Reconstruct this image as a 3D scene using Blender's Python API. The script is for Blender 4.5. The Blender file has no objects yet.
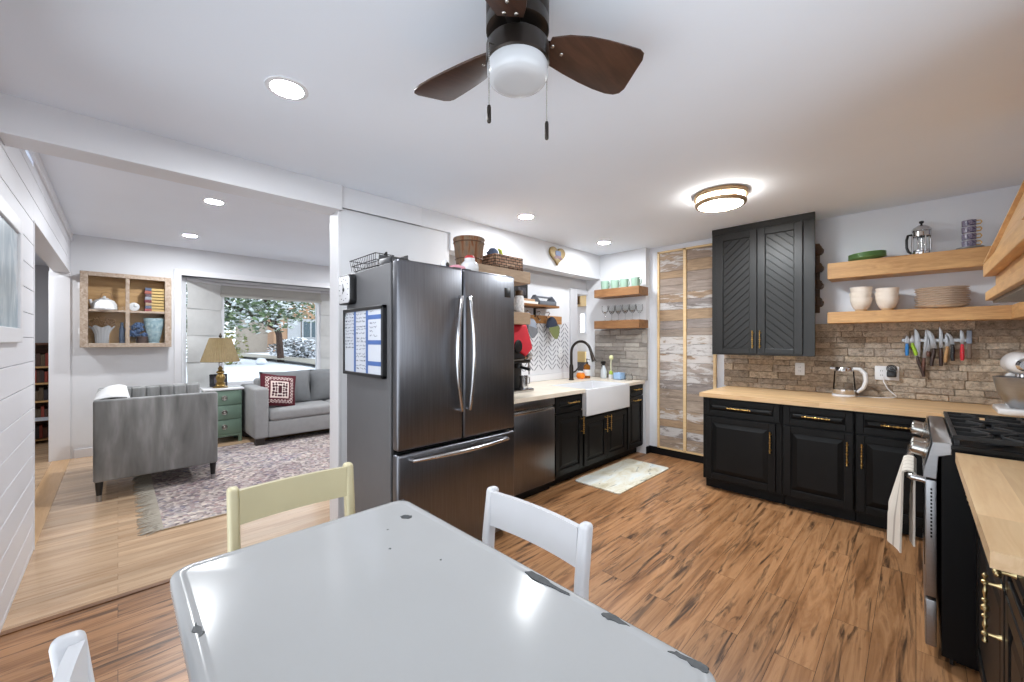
import bpy, bmesh, math, random
from math import sin, cos, pi, radians
from mathutils import Vector, Matrix, noise as mnoise
SC = bpy.context.scene
COL = SC.collection
# ------------------------------------------------------------------ camera
F_PX, CX = 399.0, 512.0
TH = math.atan2(404.0, 399.0)
cam_d = bpy.data.cameras.new('camera')
cam_d.sensor_fit = 'HORIZONTAL'; cam_d.sensor_width = 36.0
cam_d.lens = F_PX / 1024.0 * 36.0
cam_d.clip_start = 0.02; cam_d.clip_end = 300
cam = bpy.data.objects.new('camera', cam_d); COL.objects.link(cam)
cam.location = (0, 0, 1.36)
cam.rotation_euler = (pi/2, 0, TH - pi/2)
SC.camera = cam
# ------------------------------------------------------------------ exposure, sky
vs = SC.view_settings
vs.view_transform = 'Standard'; vs.look = 'None'; vs.gamma = 1.0
vs.use_curve_mapping = False
vs.exposure = 0.60
W = bpy.data.worlds.new('sky'); SC.world = W; W.use_nodes = True
bg = W.node_tree.nodes['Background']
bg.inputs[0].default_value = (0.86, 0.93, 1.0, 1); bg.inputs[1].default_value = 2.3
SC.cycles.max_bounces = 10; SC.cycles.diffuse_bounces = 7; SC.cycles.glossy_bounces = 4
SC.cycles.transmission_bounces = 8; SC.cycles.transparent_max_bounces = 12
SC.cycles.caustics_reflective = False; SC.cycles.caustics_refractive = False
SC.cycles.sample_clamp_indirect = 4.0
SC.cycles.use_denoising = True
POT_W, FLUSH_W, POT_LIV, HALL_FILL = 14.0, 46.0, 17.0, 13.0
# ------------------------------------------------------------------ helpers
LOC = {}
def s2l(c):
    return tuple((v/12.92 if v <= 0.04045 else ((v+0.055)/1.055)**2.4) for v in [x/255.0 for x in c])
def axes(o, ex, ey):
    ex = Vector(ex); ey = Vector(ey); ez = ex.cross(ey)
    M = Matrix.Identity(4)
    for i in range(3):
        M[i][0] = ex[i]; M[i][1] = ey[i]; M[i][2] = ez[i]; M[i][3] = o[i]
    return M
def T(x, y, z): return Matrix.Translation((x, y, z))
def RZ(a): return Matrix.Rotation(a, 4, 'Z')
def RX(a): return Matrix.Rotation(a, 4, 'X')
def RY(a): return Matrix.Rotation(a, 4, 'Y')
class MB:
    def __init__(s, M=None):
        s.bm = bmesh.new(); s.M = M.copy() if M else Matrix.Identity(4)
    def _merge(s, t, M=None):
        MM = s.M @ M if M else s.M
        t.transform(MM)
        if MM.determinant() < 0: bmesh.ops.reverse_faces(t, faces=t.faces[:])
        me = bpy.data.meshes.new('tmp'); t.to_mesh(me); t.free()
        s.bm.from_mesh(me); bpy.data.meshes.remove(me)
        return s
    def box(s, x0, x1, y0, y1, z0, z1, b=0.0, seg=2, M=None):
        t = bmesh.new()
        vs_ = [t.verts.new((x, y, z)) for z in (min(z0,z1), max(z0,z1)) for y in (min(y0,y1), max(y0,y1)) for x in (min(x0,x1), max(x0,x1))]
        for f in ((0,2,3,1),(4,5,7,6),(0,1,5,4),(2,6,7,3),(0,4,6,2),(1,3,7,5)): t.faces.new([vs_[i] for i in f])
        if b > 0:
            b = min(b, 0.49*min(abs(x1-x0), abs(y1-y0), abs(z1-z0)))
            bmesh.ops.bevel(t, geom=t.edges[:], offset=b, segments=seg, profile=0.5, affect='EDGES')
        return s._merge(t, M)
    def frustum(s, r0, y0, r1, y1, M=None):
        # rectangles (x0,x1,z0,z1) at two depths y
        t = bmesh.new(); v = []
        for (x0,x1,z0,z1), y in ((r0,y0),(r1,y1)):
            v.append([t.verts.new(p) for p in ((x0,y,z0),(x1,y,z0),(x1,y,z1),(x0,y,z1))])
        for i in range(4):
            j = (i+1) % 4
            t.faces.new((v[0][i], v[0][j], v[1][j], v[1][i]))
        t.faces.new(v[1]); t.faces.new(v[0][::-1])
        bmesh.ops.recalc_face_normals(t, faces=t.faces[:])
        return s._merge(t, M)
    def cyl(s, p0, p1, r0, r1=None, n=16, M=None):
        return s.tube([p0, p1], [r0, r0 if r1 is None else r1], n, M=M)
    def tube(s, pts, r, n=8, closed=False, caps=True, M=None):
        pts = [Vector(p) for p in pts]; m = len(pts)
        rs = r if isinstance(r, (list, tuple)) else [r]*m
        t = bmesh.new(); rings = []
        up = None
        for i, p in enumerate(pts):
            a = pts[(i-1) % m] if (closed or i > 0) else p
            c_ = pts[(i+1) % m] if (closed or i < m-1) else p
            d = (c_-a).normalized()
            if up is None:
                up = Vector((0,0,1)) if abs(d.z) < 0.9 else Vector((1,0,0))
            u_ = d.cross(up)
            if u_.length < 1e-6: u_ = d.cross(Vector((0.3,1,0.2)))
            u_.normalize(); v_ = u_.cross(d).normalized(); up = v_
            rings.append([t.verts.new(p + rs[i]*(cos(2*pi*k/n)*u_ + sin(2*pi*k/n)*v_)) for k in range(n)])
        for i in range(m if closed else m-1):
            A, B = rings[i], rings[(i+1) % m]
            for k in range(n):
                t.faces.new((A[k], A[(k+1)%n], B[(k+1)%n], B[k]))
        if caps and not closed:
            t.faces.new(rings[0][::-1]); t.faces.new(rings[-1])
        bmesh.ops.recalc_face_normals(t, faces=t.faces[:])
        return s._merge(t, M)
    def lathe(s, prof, c=(0,0,0), n=24, M=None, wob=0, petals=0):
        t = bmesh.new(); rings = []
        for (r, z) in prof:
            if r < 1e-5: rings.append([t.verts.new((c[0], c[1], c[2]+z))])
            else: rings.append([t.verts.new((c[0]+r*cos(2*pi*k/n), c[1]+r*sin(2*pi*k/n), c[2]+z)) for k in range(n)])
        for A, B in zip(rings[:-1], rings[1:]):
            for k in range(n):
                a, b_, c2, d = A[k % len(A)], A[(k+1) % len(A)], B[(k+1) % len(B)], B[k % len(B)]
                q = []
                for v in (a, b_, c2, d):
                    if v not in q: q.append(v)
                if len(q) >= 3:
                    try: t.faces.new(q)
                    except ValueError: pass
        bmesh.ops.recalc_face_normals(t, faces=t.faces[:])
        return s._merge(t, M)
    def prism(s, poly, h0, h1, b=0.0, M=None, seg=2):
        # polygon in local xy, extruded along local z
        t = bmesh.new()
        lo = [t.verts.new((x, y, h0)) for x, y in poly]; hi = [t.verts.new((x, y, h1)) for x, y in poly]
        n = len(poly)
        for i in range(n):
            j = (i+1) % n; t.faces.new((lo[i], lo[j], hi[j], hi[i]))
        t.faces.new(hi); t.faces.new(lo[::-1])
        bmesh.ops.recalc_face_normals(t, faces=t.faces[:])
        if b > 0:
            eds = [e for e in t.edges if abs(e.verts[0].co.z - e.verts[1].co.z) < 1e-6]
            bmesh.ops.bevel(t, geom=eds, offset=b, segments=seg, profile=0.5, affect='EDGES')
        return s._merge(t, M)
    def sphere(s, c, r, n=16, m=10, M=None, jitter=0, seed=0):
        if not isinstance(r, (tuple, list)): r = (r, r, r)
        t = bmesh.new()
        bmesh.ops.create_uvsphere(t, u_segments=n, v_segments=m, radius=1)
        rnd = random.Random(seed)
        for v in t.verts:
            k = 1 + (mnoise.noise(v.co*2.1 + Vector((seed,0,0)))*jitter if jitter else 0)
            v.co = Vector((c[0]+v.co.x*r[0]*k, c[1]+v.co.y*r[1]*k, c[2]+v.co.z*r[2]*k))
        return s._merge(t, M)
    def pillow(s, w, h, d, M=None, n=14, sharp=0.55):
        # cushion in local xz plane, thickness along y
        t = bmesh.new(); G = {}
        for side in (-1, 1):
            for i in range(n+1):
                for j in range(n+1):
                    u, v = 2*i/n-1, 2*j/n-1
                    edge = (i in (0,n)) or (j in (0,n))
                    if edge and side == 1: G[side,i,j] = G[-1,i,j]; continue
                    th = (max(0,(1-u*u))*max(0,(1-v*v)))**sharp
                    pin = 1 - 0.05*(1-abs(u))*0 - 0.06*(u*u*(1-abs(v)) )
                    pin2 = 1 - 0.06*(v*v*(1-abs(u)))
                    G[side,i,j] = t.verts.new((u*w/2*pin, side*d/2*th, v*h/2*pin2))
            for i in range(n):
                for j in range(n):
                    q = [G[side,i,j], G[side,i+1,j], G[side,i+1,j+1], G[side,i,j+1]]
                    try: t.faces.new(q)
                    except ValueError: pass
        bmesh.ops.recalc_face_normals(t, faces=t.faces[:])
        return s._merge(t, M)
    def grid(s, fn, nu, nv, M=None, thick=0.0):
        t = bmesh.new()
        V = [[t.verts.new(fn(i/nu, j/nv)) for j in range(nv+1)] for i in range(nu+1)]
        for i in range(nu):
            for j in range(nv):
                t.faces.new((V[i][j], V[i+1][j], V[i+1][j+1], V[i][j+1]))
        if thick:
            bmesh.ops.recalc_face_normals(t, faces=t.faces[:])
            bmesh.ops.solidify(t, geom=t.faces[:], thickness=thick)
        return s._merge(t, M)
    def build(s, name, m, parent=None, smooth=True, base=None, ang=0.7):
        me = bpy.data.meshes.new(name)
        if parent is not None: off = LOC[parent.name]
        elif base is not None: off = Vector(base)
        else:
            xs = [v.co for v in s.bm.verts]
            lo = Vector((min(v.x for v in xs), min(v.y for v in xs), min(v.z for v in xs)))
            hi = Vector((max(v.x for v in xs), max(v.y for v in xs), max(v.z for v in xs)))
            off = Vector(((lo.x+hi.x)/2, (lo.y+hi.y)/2, lo.z))
        for v in s.bm.verts: v.co -= off
        if smooth:
            for e in s.bm.edges:
                if len(e.link_faces) == 2 and e.calc_face_angle(0) > ang: e.smooth = False
            for f in s.bm.faces: f.smooth = True
        s.bm.to_mesh(me); s.bm.free()
        me.materials.append(m)
        o = bpy.data.objects.new(name, me); COL.objects.link(o)
        if parent is not None:
            o.parent = parent
        else:
            o.location = off
        LOC[o.name] = off.copy()
        return o
def tag(o, label=None, cat=None, group=None, kind=None):
    if label: o['label'] = label
    if cat: o['category'] = cat
    if group: o['group'] = group
    if kind: o['kind'] = kind
    return o
def struct(o, label=None): o['kind'] = 'structure'; return tag(o, label)
def thing(name, label, cat, loc, group=None):
    o = bpy.data.objects.new(name, None); COL.objects.link(o)
    o.empty_display_size = 0.05; o.location = loc; LOC[o.name] = Vector(loc)
    return tag(o, label, cat, group)
def children(o): return list(o.children)
def dup(root, loc, label=None, rotz=None, group=None, mats=None):
    r = root.copy(); COL.objects.link(r); r.location = loc
    if rotz is not None: r.rotation_euler = (0, 0, rotz)
    if label: r['label'] = label
    if group: r['group'] = group
    def rec(src, dst):
        for ch in list(src.children):
            c_ = ch.copy(); COL.objects.link(c_); c_.parent = dst
            rec(ch, c_)
    rec(root, r)
    return r
# ------------------------------------------------------------------ materials
class NT:
    def __init__(s, name):
        s.m = bpy.data.materials.new(name); s.m.use_nodes = True
        s.t = s.m.node_tree; s.b = s.t.nodes['Principled BSDF']
    def n(s, typ, **kw):
        x = s.t.nodes.new(typ)
        for k, v in kw.items():
            if k.startswith('i_'):
                key = k[2:]; key = int(key) if key.isdigit() else key.replace('_', ' ')
                x.inputs[key].default_value = v
            else: setattr(x, k, v)
        return x
    def l(s, a, b): s.t.links.new(a, b)
    def coords(s, scale=(1,1,1), rot=(0,0,0), island=False):
        tc = s.n('ShaderNodeTexCoord'); mp = s.n('ShaderNodeMapping')
        mp.inputs['Scale'].default_value = scale; mp.inputs['Rotation'].default_value = rot
        if island:
            g = s.n('ShaderNodeNewGeometry'); mu = s.n('ShaderNodeVectorMath', operation='SCALE')
            cx = s.n('ShaderNodeCombineXYZ'); s.l(g.outputs['Random Per Island'], cx.inputs[0]); s.l(g.outputs['Random Per Island'], cx.inputs[1]); s.l(g.outputs['Random Per Island'], cx.inputs[2])
            mu.inputs['Scale'].default_value = 37.0; s.l(cx.outputs[0], mu.inputs[0])
            ad = s.n('ShaderNodeVectorMath', operation='ADD'); s.l(tc.outputs['Object'], ad.inputs[0]); s.l(mu.outputs[0], ad.inputs[1])
            s.l(ad.outputs[0], mp.inputs[0])
        else: s.l(tc.outputs['Object'], mp.inputs[0])
        return mp.outputs[0]
    def ramp(s, fac, stops):
        r = s.n('ShaderNodeValToRGB'); e = r.color_ramp.elements
        while len(e) < len(stops): e.new(0.5)
        for el, (p, c_) in zip(e, stops): el.position = p; el.color = (*c_, 1)
        s.l(fac, r.inputs[0]); return r.outputs[0]
    def noise(s, vec, scale, detail=3, rough=0.5, dist=0.0):
        x = s.n('ShaderNodeTexNoise'); x.inputs['Scale'].default_value = scale; x.inputs['Detail'].default_value = detail
        x.inputs['Roughness'].default_value = rough; x.inputs['Distortion'].default_value = dist
        s.l(vec, x.inputs['Vector']); return x.outputs['Fac']
    def mix(s, f, a, b, typ='MIX'):
        x = s.n('ShaderNodeMix', data_type='RGBA', blend_type=typ)
        if isinstance(f, (int, float)): x.inputs[0].default_value = f
        else: s.l(f, x.inputs[0])
        for i, v in ((6, a), (7, b)):
            if isinstance(v, tuple): x.inputs[i].default_value = (*v[:3], 1)
            else: s.l(v, x.inputs[i])
        return x.outputs[2]
    def math(s, op, a, b=0.0):
        x = s.n('ShaderNodeMath', operation=op)
        for i, v in ((0, a), (1, b)):
            if isinstance(v, (int, float)): x.inputs[i].default_value = v
            else: s.l(v, x.inputs[i])
        return x.outputs[0]
    def bump(s, h, strength=0.2, dist=0.01):
        b_ = s.n('ShaderNodeBump'); b_.inputs['Strength'].default_value = strength; b_.inputs['Distance'].default_value = dist
        s.l(h, b_.inputs['Height']); s.l(b_.outputs[0], s.b.inputs['Normal'])
    def col(s, c_):
        if isinstance(c_, tuple): s.b.inputs['Base Color'].default_value = (*c_, 1)
        else: s.l(c_, s.b.inputs['Base Color'])
    def set(s, rough=0.5, metal=0.0, spec=None):
        s.b.inputs['Roughness'].default_value = rough; s.b.inputs['Metallic'].default_value = metal
        if spec is not None: s.b.inputs['Specular IOR Level'].default_value = spec
def pm(name, rgb, rough=0.5, metal=0.0, var=0.06, nscale=6.0, bump=0.0, bscale=40.0, stretch=(1,1,1), spec=None):
    k = NT(name); c_ = s2l(rgb)
    v = k.coords(stretch); f = k.noise(v, nscale)
    hi = tuple(min(1, x*(1+var)) for x in c_); lo = tuple(x*(1-var) for x in c_)
    k.col(k.ramp(f, [(0.3, lo), (0.7, hi)])); k.set(rough, metal, spec)
    if bump: k.bump(k.noise(v, bscale), bump, 0.004)
    return k.m
def wood(name, light, dark, stretch, scale=5.0, rough=0.5, island=False, dist=1.2, contrast=(0.3,0.75), tint=0.0, spec=None, bump=0.08):
    k = NT(name); v = k.coords(stretch, island=island)
    f = k.noise(v, scale, 6, 0.6, dist); f2 = k.noise(v, scale*4.0, 3, 0.6, 0.3)
    ff = k.math('ADD', k.math('MULTIPLY', f, 0.75), k.math('MULTIPLY', f2, 0.25))
    c_ = k.ramp(ff, [(contrast[0], s2l(dark)), (contrast[1], s2l(light))])
    if tint:
        g = k.n('ShaderNodeNewGeometry'); r_ = g.outputs['Random Per Island']
        x = k.ramp(r_, [(0.0, (1-tint,)*3), (1.0, (1+tint*0.4,)*3)])
        c_ = k.mix(1.0, c_, x, 'MULTIPLY')
    k.col(c_); k.set(rough, 0, spec)
    if bump: k.bump(ff, bump, 0.003)
    return k.m
def glass(name, tint=(1,1,1), rough=0.0, ior=1.22):
    # thin clear pane: mostly transparent with a fresnel-weighted sheen
    k = NT(name); t = k.t
    tr = k.n('ShaderNodeBsdfTransparent'); tr.inputs[0].default_value = (*tint, 1)
    gl = k.n('ShaderNodeBsdfGlossy'); gl.inputs['Roughness'].default_value = rough
    fr = k.n('ShaderNodeFresnel'); fr.inputs[0].default_value = ior
    mx = k.n('ShaderNodeMixShader'); k.l(fr.outputs[0], mx.inputs[0]); k.l(tr.outputs[0], mx.inputs[1]); k.l(gl.outputs[0], mx.inputs[2])
    t.nodes.remove(k.b); k.l(mx.outputs[0], t.nodes['Material Output'].inputs[0])
    return k.m
def emis(name, rgb, st):
    k = NT(name); k.b.inputs['Base Color'].default_value = (0.8,0.8,0.8,1)
    k.b.inputs['Emission Color'].default_value = (*rgb, 1); k.b.inputs['Emission Strength'].default_value = st
    return k.m
WALL = pm('wall_paint', (216,217,220), 0.75, var=0.01, nscale=3, bump=0.05, bscale=160)
CEIL = pm('ceiling_paint', (234,240,249), 0.85, var=0.01, nscale=2, bump=0.06, bscale=120)
TRIM = pm('trim_paint', (222,222,225), 0.4, var=0.01)
SHIP = pm('shiplap_paint', (218,218,222), 0.45, var=0.015, nscale=2)
BLACK = pm('black_paint', (21,21,21), 0.38, var=0.08, nscale=5, bump=0.03, bscale=60, spec=0.18)
BLACKB = pm('black_baseboard', (18,18,19), 0.5, spec=0.2)
DARKIN = pm('dark_gap', (12,12,12), 0.8)
GOLD = pm('brass', (205,165,95), 0.28, 1.0, var=0.1, nscale=30)
OLDBRASS = pm('pale_brass', (200,182,135), 0.35, 1.0, var=0.1, nscale=30)
CHROME = pm('chrome', (215,215,218), 0.12, 1.0, var=0.02)
NICKEL = pm('nickel', (190,188,182), 0.25, 1.0, var=0.04)
WHITEP = pm('white_plastic', (222,222,224), 0.3, var=0.01)
CERAM = pm('white_ceramic', (222,222,224), 0.15, var=0.01)
BLKPL = pm('black_plastic', (22,22,24), 0.35, var=0.05)
IRON = pm('cast_iron', (28,28,29), 0.6, var=0.15, nscale=40, bump=0.15, bscale=200)
BRONZE = pm('dark_bronze', (62,56,52), 0.3, 0.85, var=0.08)
PINE = wood('pine', (232,205,160), (214,180,130), (1.5,1.5,14), 3, 0.5)
def steel(name, rgb, rough, stretch, amt=0.12):
    k = NT(name); v = k.coords(stretch); f = k.noise(v, 6, 4, 0.6)
    c_ = s2l(rgb)
    k.col(k.ramp(f, [(0.3, tuple(x*(1-amt) for x in c_)), (0.7, tuple(min(1,x*(1+amt)) for x in c_))]))
    k.set(rough, 1.0)
    k.l(k.math('ADD', k.math('MULTIPLY', f, 0.16), rough-0.08), k.b.inputs['Roughness'])
    k.b.inputs['Anisotropic'].default_value = 0.6
    return k.m
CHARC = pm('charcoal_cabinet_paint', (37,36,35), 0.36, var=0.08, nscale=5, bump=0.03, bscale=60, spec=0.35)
STEELM = steel('stainless_satin', (168,168,170), 0.42, (3,3,14), 0.06)
STEEL = steel('stainless_dark', (121,122,127), 0.33, (22,22,0.6))
STEELH = steel('stainless_bright', (200,200,202), 0.22, (3,3,3), 0.05)
FRSIDE = pm('fridge_side_paint', (88,88,90), 0.42, var=0.03, nscale=12, bump=0.05, bscale=250)
# ------------------------------------------------------------------ floors
def plank_floor(name, length, width, stops, streak, gap, rough, gscale, streakramp, brickvar=0.5):
    k = NT(name); v = k.coords()
    br = k.n('ShaderNodeTexBrick'); br.offset = 0.37; br.squash = 1.0
    for i, x in ((1,(0,0,0,1)),(2,(1,1,1,1)),(3,(0.5,0.5,0.5,1))): br.inputs[i].default_value = x
    br.inputs['Scale'].default_value = 1.0; br.inputs['Mortar Size'].default_value = gap; br.inputs['Mortar Smooth'].default_value = 0.3
    br.inputs['Bias'].default_value = 0.0; br.inputs['Brick Width'].default_value = length; br.inputs['Row Height'].default_value = width
    k.l(v, br.inputs['Vector'])
    sc = k.n('ShaderNodeVectorMath', operation='SCALE'); k.l(br.outputs['Color'], sc.inputs[0]); sc.inputs['Scale'].default_value = 23.0
    ad = k.n('ShaderNodeVectorMath', operation='ADD'); k.l(v, ad.inputs[0]); k.l(sc.outputs[0], ad.inputs[1])
    mp = k.n('ShaderNodeMapping'); mp.inputs['Scale'].default_value = gscale; k.l(ad.outputs[0], mp.inputs[0])
    f = k.noise(mp.outputs[0], 2.2, 6, 0.6, 0.9)
    c_ = k.ramp(f, stops)
    mp2 = k.n('ShaderNodeMapping'); mp2.inputs['Scale'].default_value = (gscale[0]*1.3, gscale[1]*1.2, 1); mp2.inputs['Location'].default_value = (5,3,1); k.l(ad.outputs[0], mp2.inputs[0])
    f2 = k.noise(mp2.outputs[0], 2.9, 6, 0.6, 0.9)
    st = k.ramp(f2, streakramp)
    c_ = k.mix(st, c_, s2l(streak))
    sv = k.n('ShaderNodeSeparateColor'); k.l(br.outputs['Color'], sv.inputs[0])
    tint = k.ramp(sv.outputs[0], [(0,(1-brickvar*0.32,)*3),(1,(1+brickvar*0.12,)*3)])
    c_ = k.mix(1.0, c_, tint, 'MULTIPLY')
    c_ = k.mix(br.outputs['Fac'], c_, tuple(x*0.45 for x in s2l(streak)))
    k.col(c_); k.set(rough)
    k.bump(k.math('SUBTRACT', f, br.outputs['Fac']), 0.12, 0.003)
    return k.m
FLOORK = plank_floor('kitchen_laminate', 1.25, 0.145, [(0.27,s2l((106,70,42))),(0.42,s2l((154,108,70))),(0.58,s2l((184,136,94))),(0.74,s2l((134,90,56)))], (54,36,26), 0.0009, 0.33, (0.6,8.0,1), [(0.54,(0,0,0)),(0.60,(0.45,)*3),(0.67,(0.9,)*3)], 0.55)
FLOORL = plank_floor('living_oak_boards', 2.3, 0.082, [(0.3,s2l((178,144,112))),(0.6,s2l((208,178,146))),(0.85,s2l((190,158,126)))], (160,126,96), 0.0007, 0.22, (0.6,7,1), [(0.6,(0,0,0)),(0.78,(0.5,)*3)], 0.75)
KX0, KX1, KY0, KYW = -0.39, 4.63, -0.70, 2.95
ZK, ZL = 2.485, 2.60
YB, XR = 6.86, 5.2      # living room window wall, far side wall of the living room
struct(MB().box(KX0, KX1+0.1, KY0-0.1, 2.97, -0.08, 0).build('floor', FLOORK, smooth=False, base=(0,0,0)))
struct(MB().box(-1.8, XR, 2.975, 8.8, -0.08, 0.0).build('floor_living_room', FLOORL, smooth=False, base=(0,0,0)))
struct(MB().box(KX0, 1.15, 2.955, 2.995, 0.0, 0.006, 0.002).build('trim_1', wood('threshold_wood', (150,105,66), (90,58,36), (1,9,1), 4, 0.4), smooth=False))
# strip of lighter wood across the wide opening to the hall
struct(MB().box(-0.53, -0.39, 4.04, 6.84, 0.0, 0.004, 0.001).build('trim_2', wood('threshold_oak', (214,176,132), (190,150,108), (9,1,1), 4, 0.35), smooth=False))
# ------------------------------------------------------------------ ceilings
struct(MB().box(KX0-0.14, KX1+0.1, KY0-0.1, 2.93, ZK, ZK+0.25).build('ceiling', CEIL, smooth=False))
struct(MB().box(KX0-0.14, XR+0.1, 3.10, YB+0.15, ZL, ZL+0.12).build('ceiling_living_room', CEIL, smooth=False))
struct(MB().box(-1.9, KX0-0.14, 2.9, 8.8, 2.42, 2.52).build('ceiling_hall', CEIL, smooth=False))
# ------------------------------------------------------------------ shiplap wall on the near side
def shiplap(name, y0, y1, z0, z1, pitch=0.150, ref=0.0):
    m = MB()
    m.box(KX0-0.13, KX0-0.012, y0, y1, z0, z1)
    k = math.floor((z0-ref)/pitch)
    z = ref + k*pitch
    while z < z1:
        a, b_ = max(z0, z+0.0025), min(z1, z+pitch-0.0025)
        if b_-a > 0.01: m.box(KX0-0.014, KX0, y0, y1, a, b_, 0.0015, 1)
        z += pitch
    return struct(m.build(name, SHIP, smooth=False))
# the part beside the camera gets an unseen window added for fill daylight
shiplap('wall_left', 2.35, 4.03, 0.0, ZK, ref=0.03)
shiplap('wall_left_lower', -0.8, -0.45, 0.0, ZK, ref=0.03)
shiplap('wall_left_header', 4.03, YB, 2.145, ZL, ref=0.03)
shiplap('wall_left_above', -0.45, 2.35, 2.28, ZK, ref=0.03)
w = MB()
for y in (-0.45, 0.92, 2.28): w.box(KX0-0.10, KX0-0.02, y, y+0.07, 0.0, 2.28, 0.004)
w.box(KX0-0.10, KX0-0.02, -0.45, 2.35, 2.21, 2.28, 0.004); w.box(KX0-0.10, KX0-0.02, -0.45, 2.35, 0.0, 0.10, 0.004)
fill_win_left = struct(w.build('fill_window_left', TRIM, smooth=False))
MB().box(KX0-0.065, KX0-0.06, -0.38, 2.28, 0.10, 2.21).build('pane', glass('fill_window_left_glass'), fill_win_left, smooth=False)
struct(MB().box(KX0, KX0+0.018, 2.97, YB, ZL-0.085, ZL, 0.003).build('trim_3', TRIM, smooth=False))
struct(MB().box(KX0-0.13, KX0+0.004, 4.03, 4.045, 0.0, 2.145, 0.002).build('trim_4', TRIM, smooth=False))
# ------------------------------------------------------------------ beam and the wall behind the fridge
struct(MB().box(KX0, 1.155, 2.91, 3.10, 2.305, ZL+0.02, 0.004).build('wall_beam', TRIM, smooth=False))
struct(MB().box(1.155, 1.82, 2.925, 2.95, 2.33, ZK, 0.003).build('trim_5', TRIM, smooth=False))
struct(MB().box(1.155, 2.12, 2.95, 3.10, 0.0, ZL).box(2.12, KX1+0.2, 2.93, 3.10, 2.174, ZL).box(1.155,2.12,2.93,2.95,2.33,ZK).build('wall_fridge_side', WALL, smooth=False))
struct(MB().box(1.135, 1.155, 2.945, 3.105, 0.0, 2.305, 0.003).build('trim_6', TRIM, smooth=False))
# recess behind the sink counter
OX0, OX1, X2 = 4.29, 4.50, 4.53
struct(MB().box(2.02, 4.15, 3.15, 3.27, 0.0, 2.30).box(4.15, X2-0.002, 3.15, 3.27, 0.0, 0.95).box(4.15, 4.8, 3.15, 3.27, 2.04, 2.30).box(2.02,2.12,3.10,3.15,0,2.30).build('wall_recess', WALL, smooth=False))
struct(MB().box(4.15, OX0, 3.12, 3.28, 0.95, 2.04, 0.004).box(OX0, X2-0.002, 3.12, 3.28, 1.98, 2.04, 0.004).build('trim_7', pm('casing_grey', (200,200,204), 0.5, var=0.02), smooth=False))

struct(MB().box(X2, X2+0.14, 2.29, 3.15, 0.0, ZK+0.05).build('wall_sink_end', WALL, smooth=False))
struct(MB().box(KX1, KX1+0.12, KY0-0.1, 2.40, 0.0, ZK+0.05).build('wall_back', pm('wall_back_paint', (222,225,231), 0.75, var=0.01, nscale=3), smooth=False))
# the range side wall gets an unseen window, added to let in fill daylight
RW = (-0.30, 2.00, 0.95, 2.30)
struct(MB().box(KX0-0.14, RW[0], KY0-0.12, KY0, 0.0, ZK+0.05).box(RW[1], KX1+0.1, KY0-0.12, KY0, 0.0, ZK+0.05).box(RW[0], RW[1], KY0-0.12, KY0, 0.0, RW[2]).box(RW[0], RW[1], KY0-0.12, KY0, RW[3], ZK+0.05).build('wall_range_side', WALL, smooth=False))
w = MB()
for x in (RW[0], 0.82, RW[1]-0.05): w.box(x, x+0.05, KY0-0.10, KY0-0.02, RW[2], RW[3], 0.004)
for z in (RW[2], RW[3]-0.05): w.box(RW[0], RW[1], KY0-0.10, KY0-0.02, z, z+0.05, 0.004)
fill_win_range = struct(w.build('fill_window_range', TRIM, smooth=False))
MB().box(RW[0]+0.05, RW[1]-0.05, KY0-0.065, KY0-0.06, RW[2]+0.05, RW[3]-0.05).build('pane', glass('fill_window_range_glass'), fill_win_range, smooth=False)
# ------------------------------------------------------------------ living room shell and bay
BX0, BX1, BZ0, BZ1 = 0.60, 3.02, 0.60, 2.235
lw = MB()
lw.box(-0.55, BX0, YB, YB+0.14, 0, ZL+0.05).box(BX1, XR, YB, YB+0.14, 0, ZL+0.05).box(BX0, BX1, YB, YB+0.14, BZ1, ZL+0.05).box(BX0, BX1, YB, YB+0.14, 0, BZ0)
struct(lw.build('wall_window_side', WALL, smooth=False))
struct(MB().box(XR, XR+0.12, 3.0, YB+0.2, 0, ZL+0.05).build('wall_living_room_end', WALL, smooth=False))
cs = MB()
cs.box(BX0-0.075, BX0, YB-0.018, YB+0.01, BZ0-0.05, BZ1+0.075, 0.004).box(BX1, BX1+0.075, YB-0.018, YB+0.01, BZ0-0.05, BZ1+0.075, 0.004)
cs.box(BX0-0.075, BX1+0.075, YB-0.022, YB+0.01, BZ1, BZ1+0.075, 0.004)
struct(cs.build('trim_8', TRIM, smooth=False))
struct(MB().box(-0.36, BX0+0.3, YB-0.016, YB, 0, 0.10, 0.003).build('baseboard_window_side', TRIM, smooth=False))
struct(MB().box(-0.555, KX0+0.0, YB-0.012, YB+0.0, 0, 2.145, 0.003).build('trim_9', TRIM, smooth=False))
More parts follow.
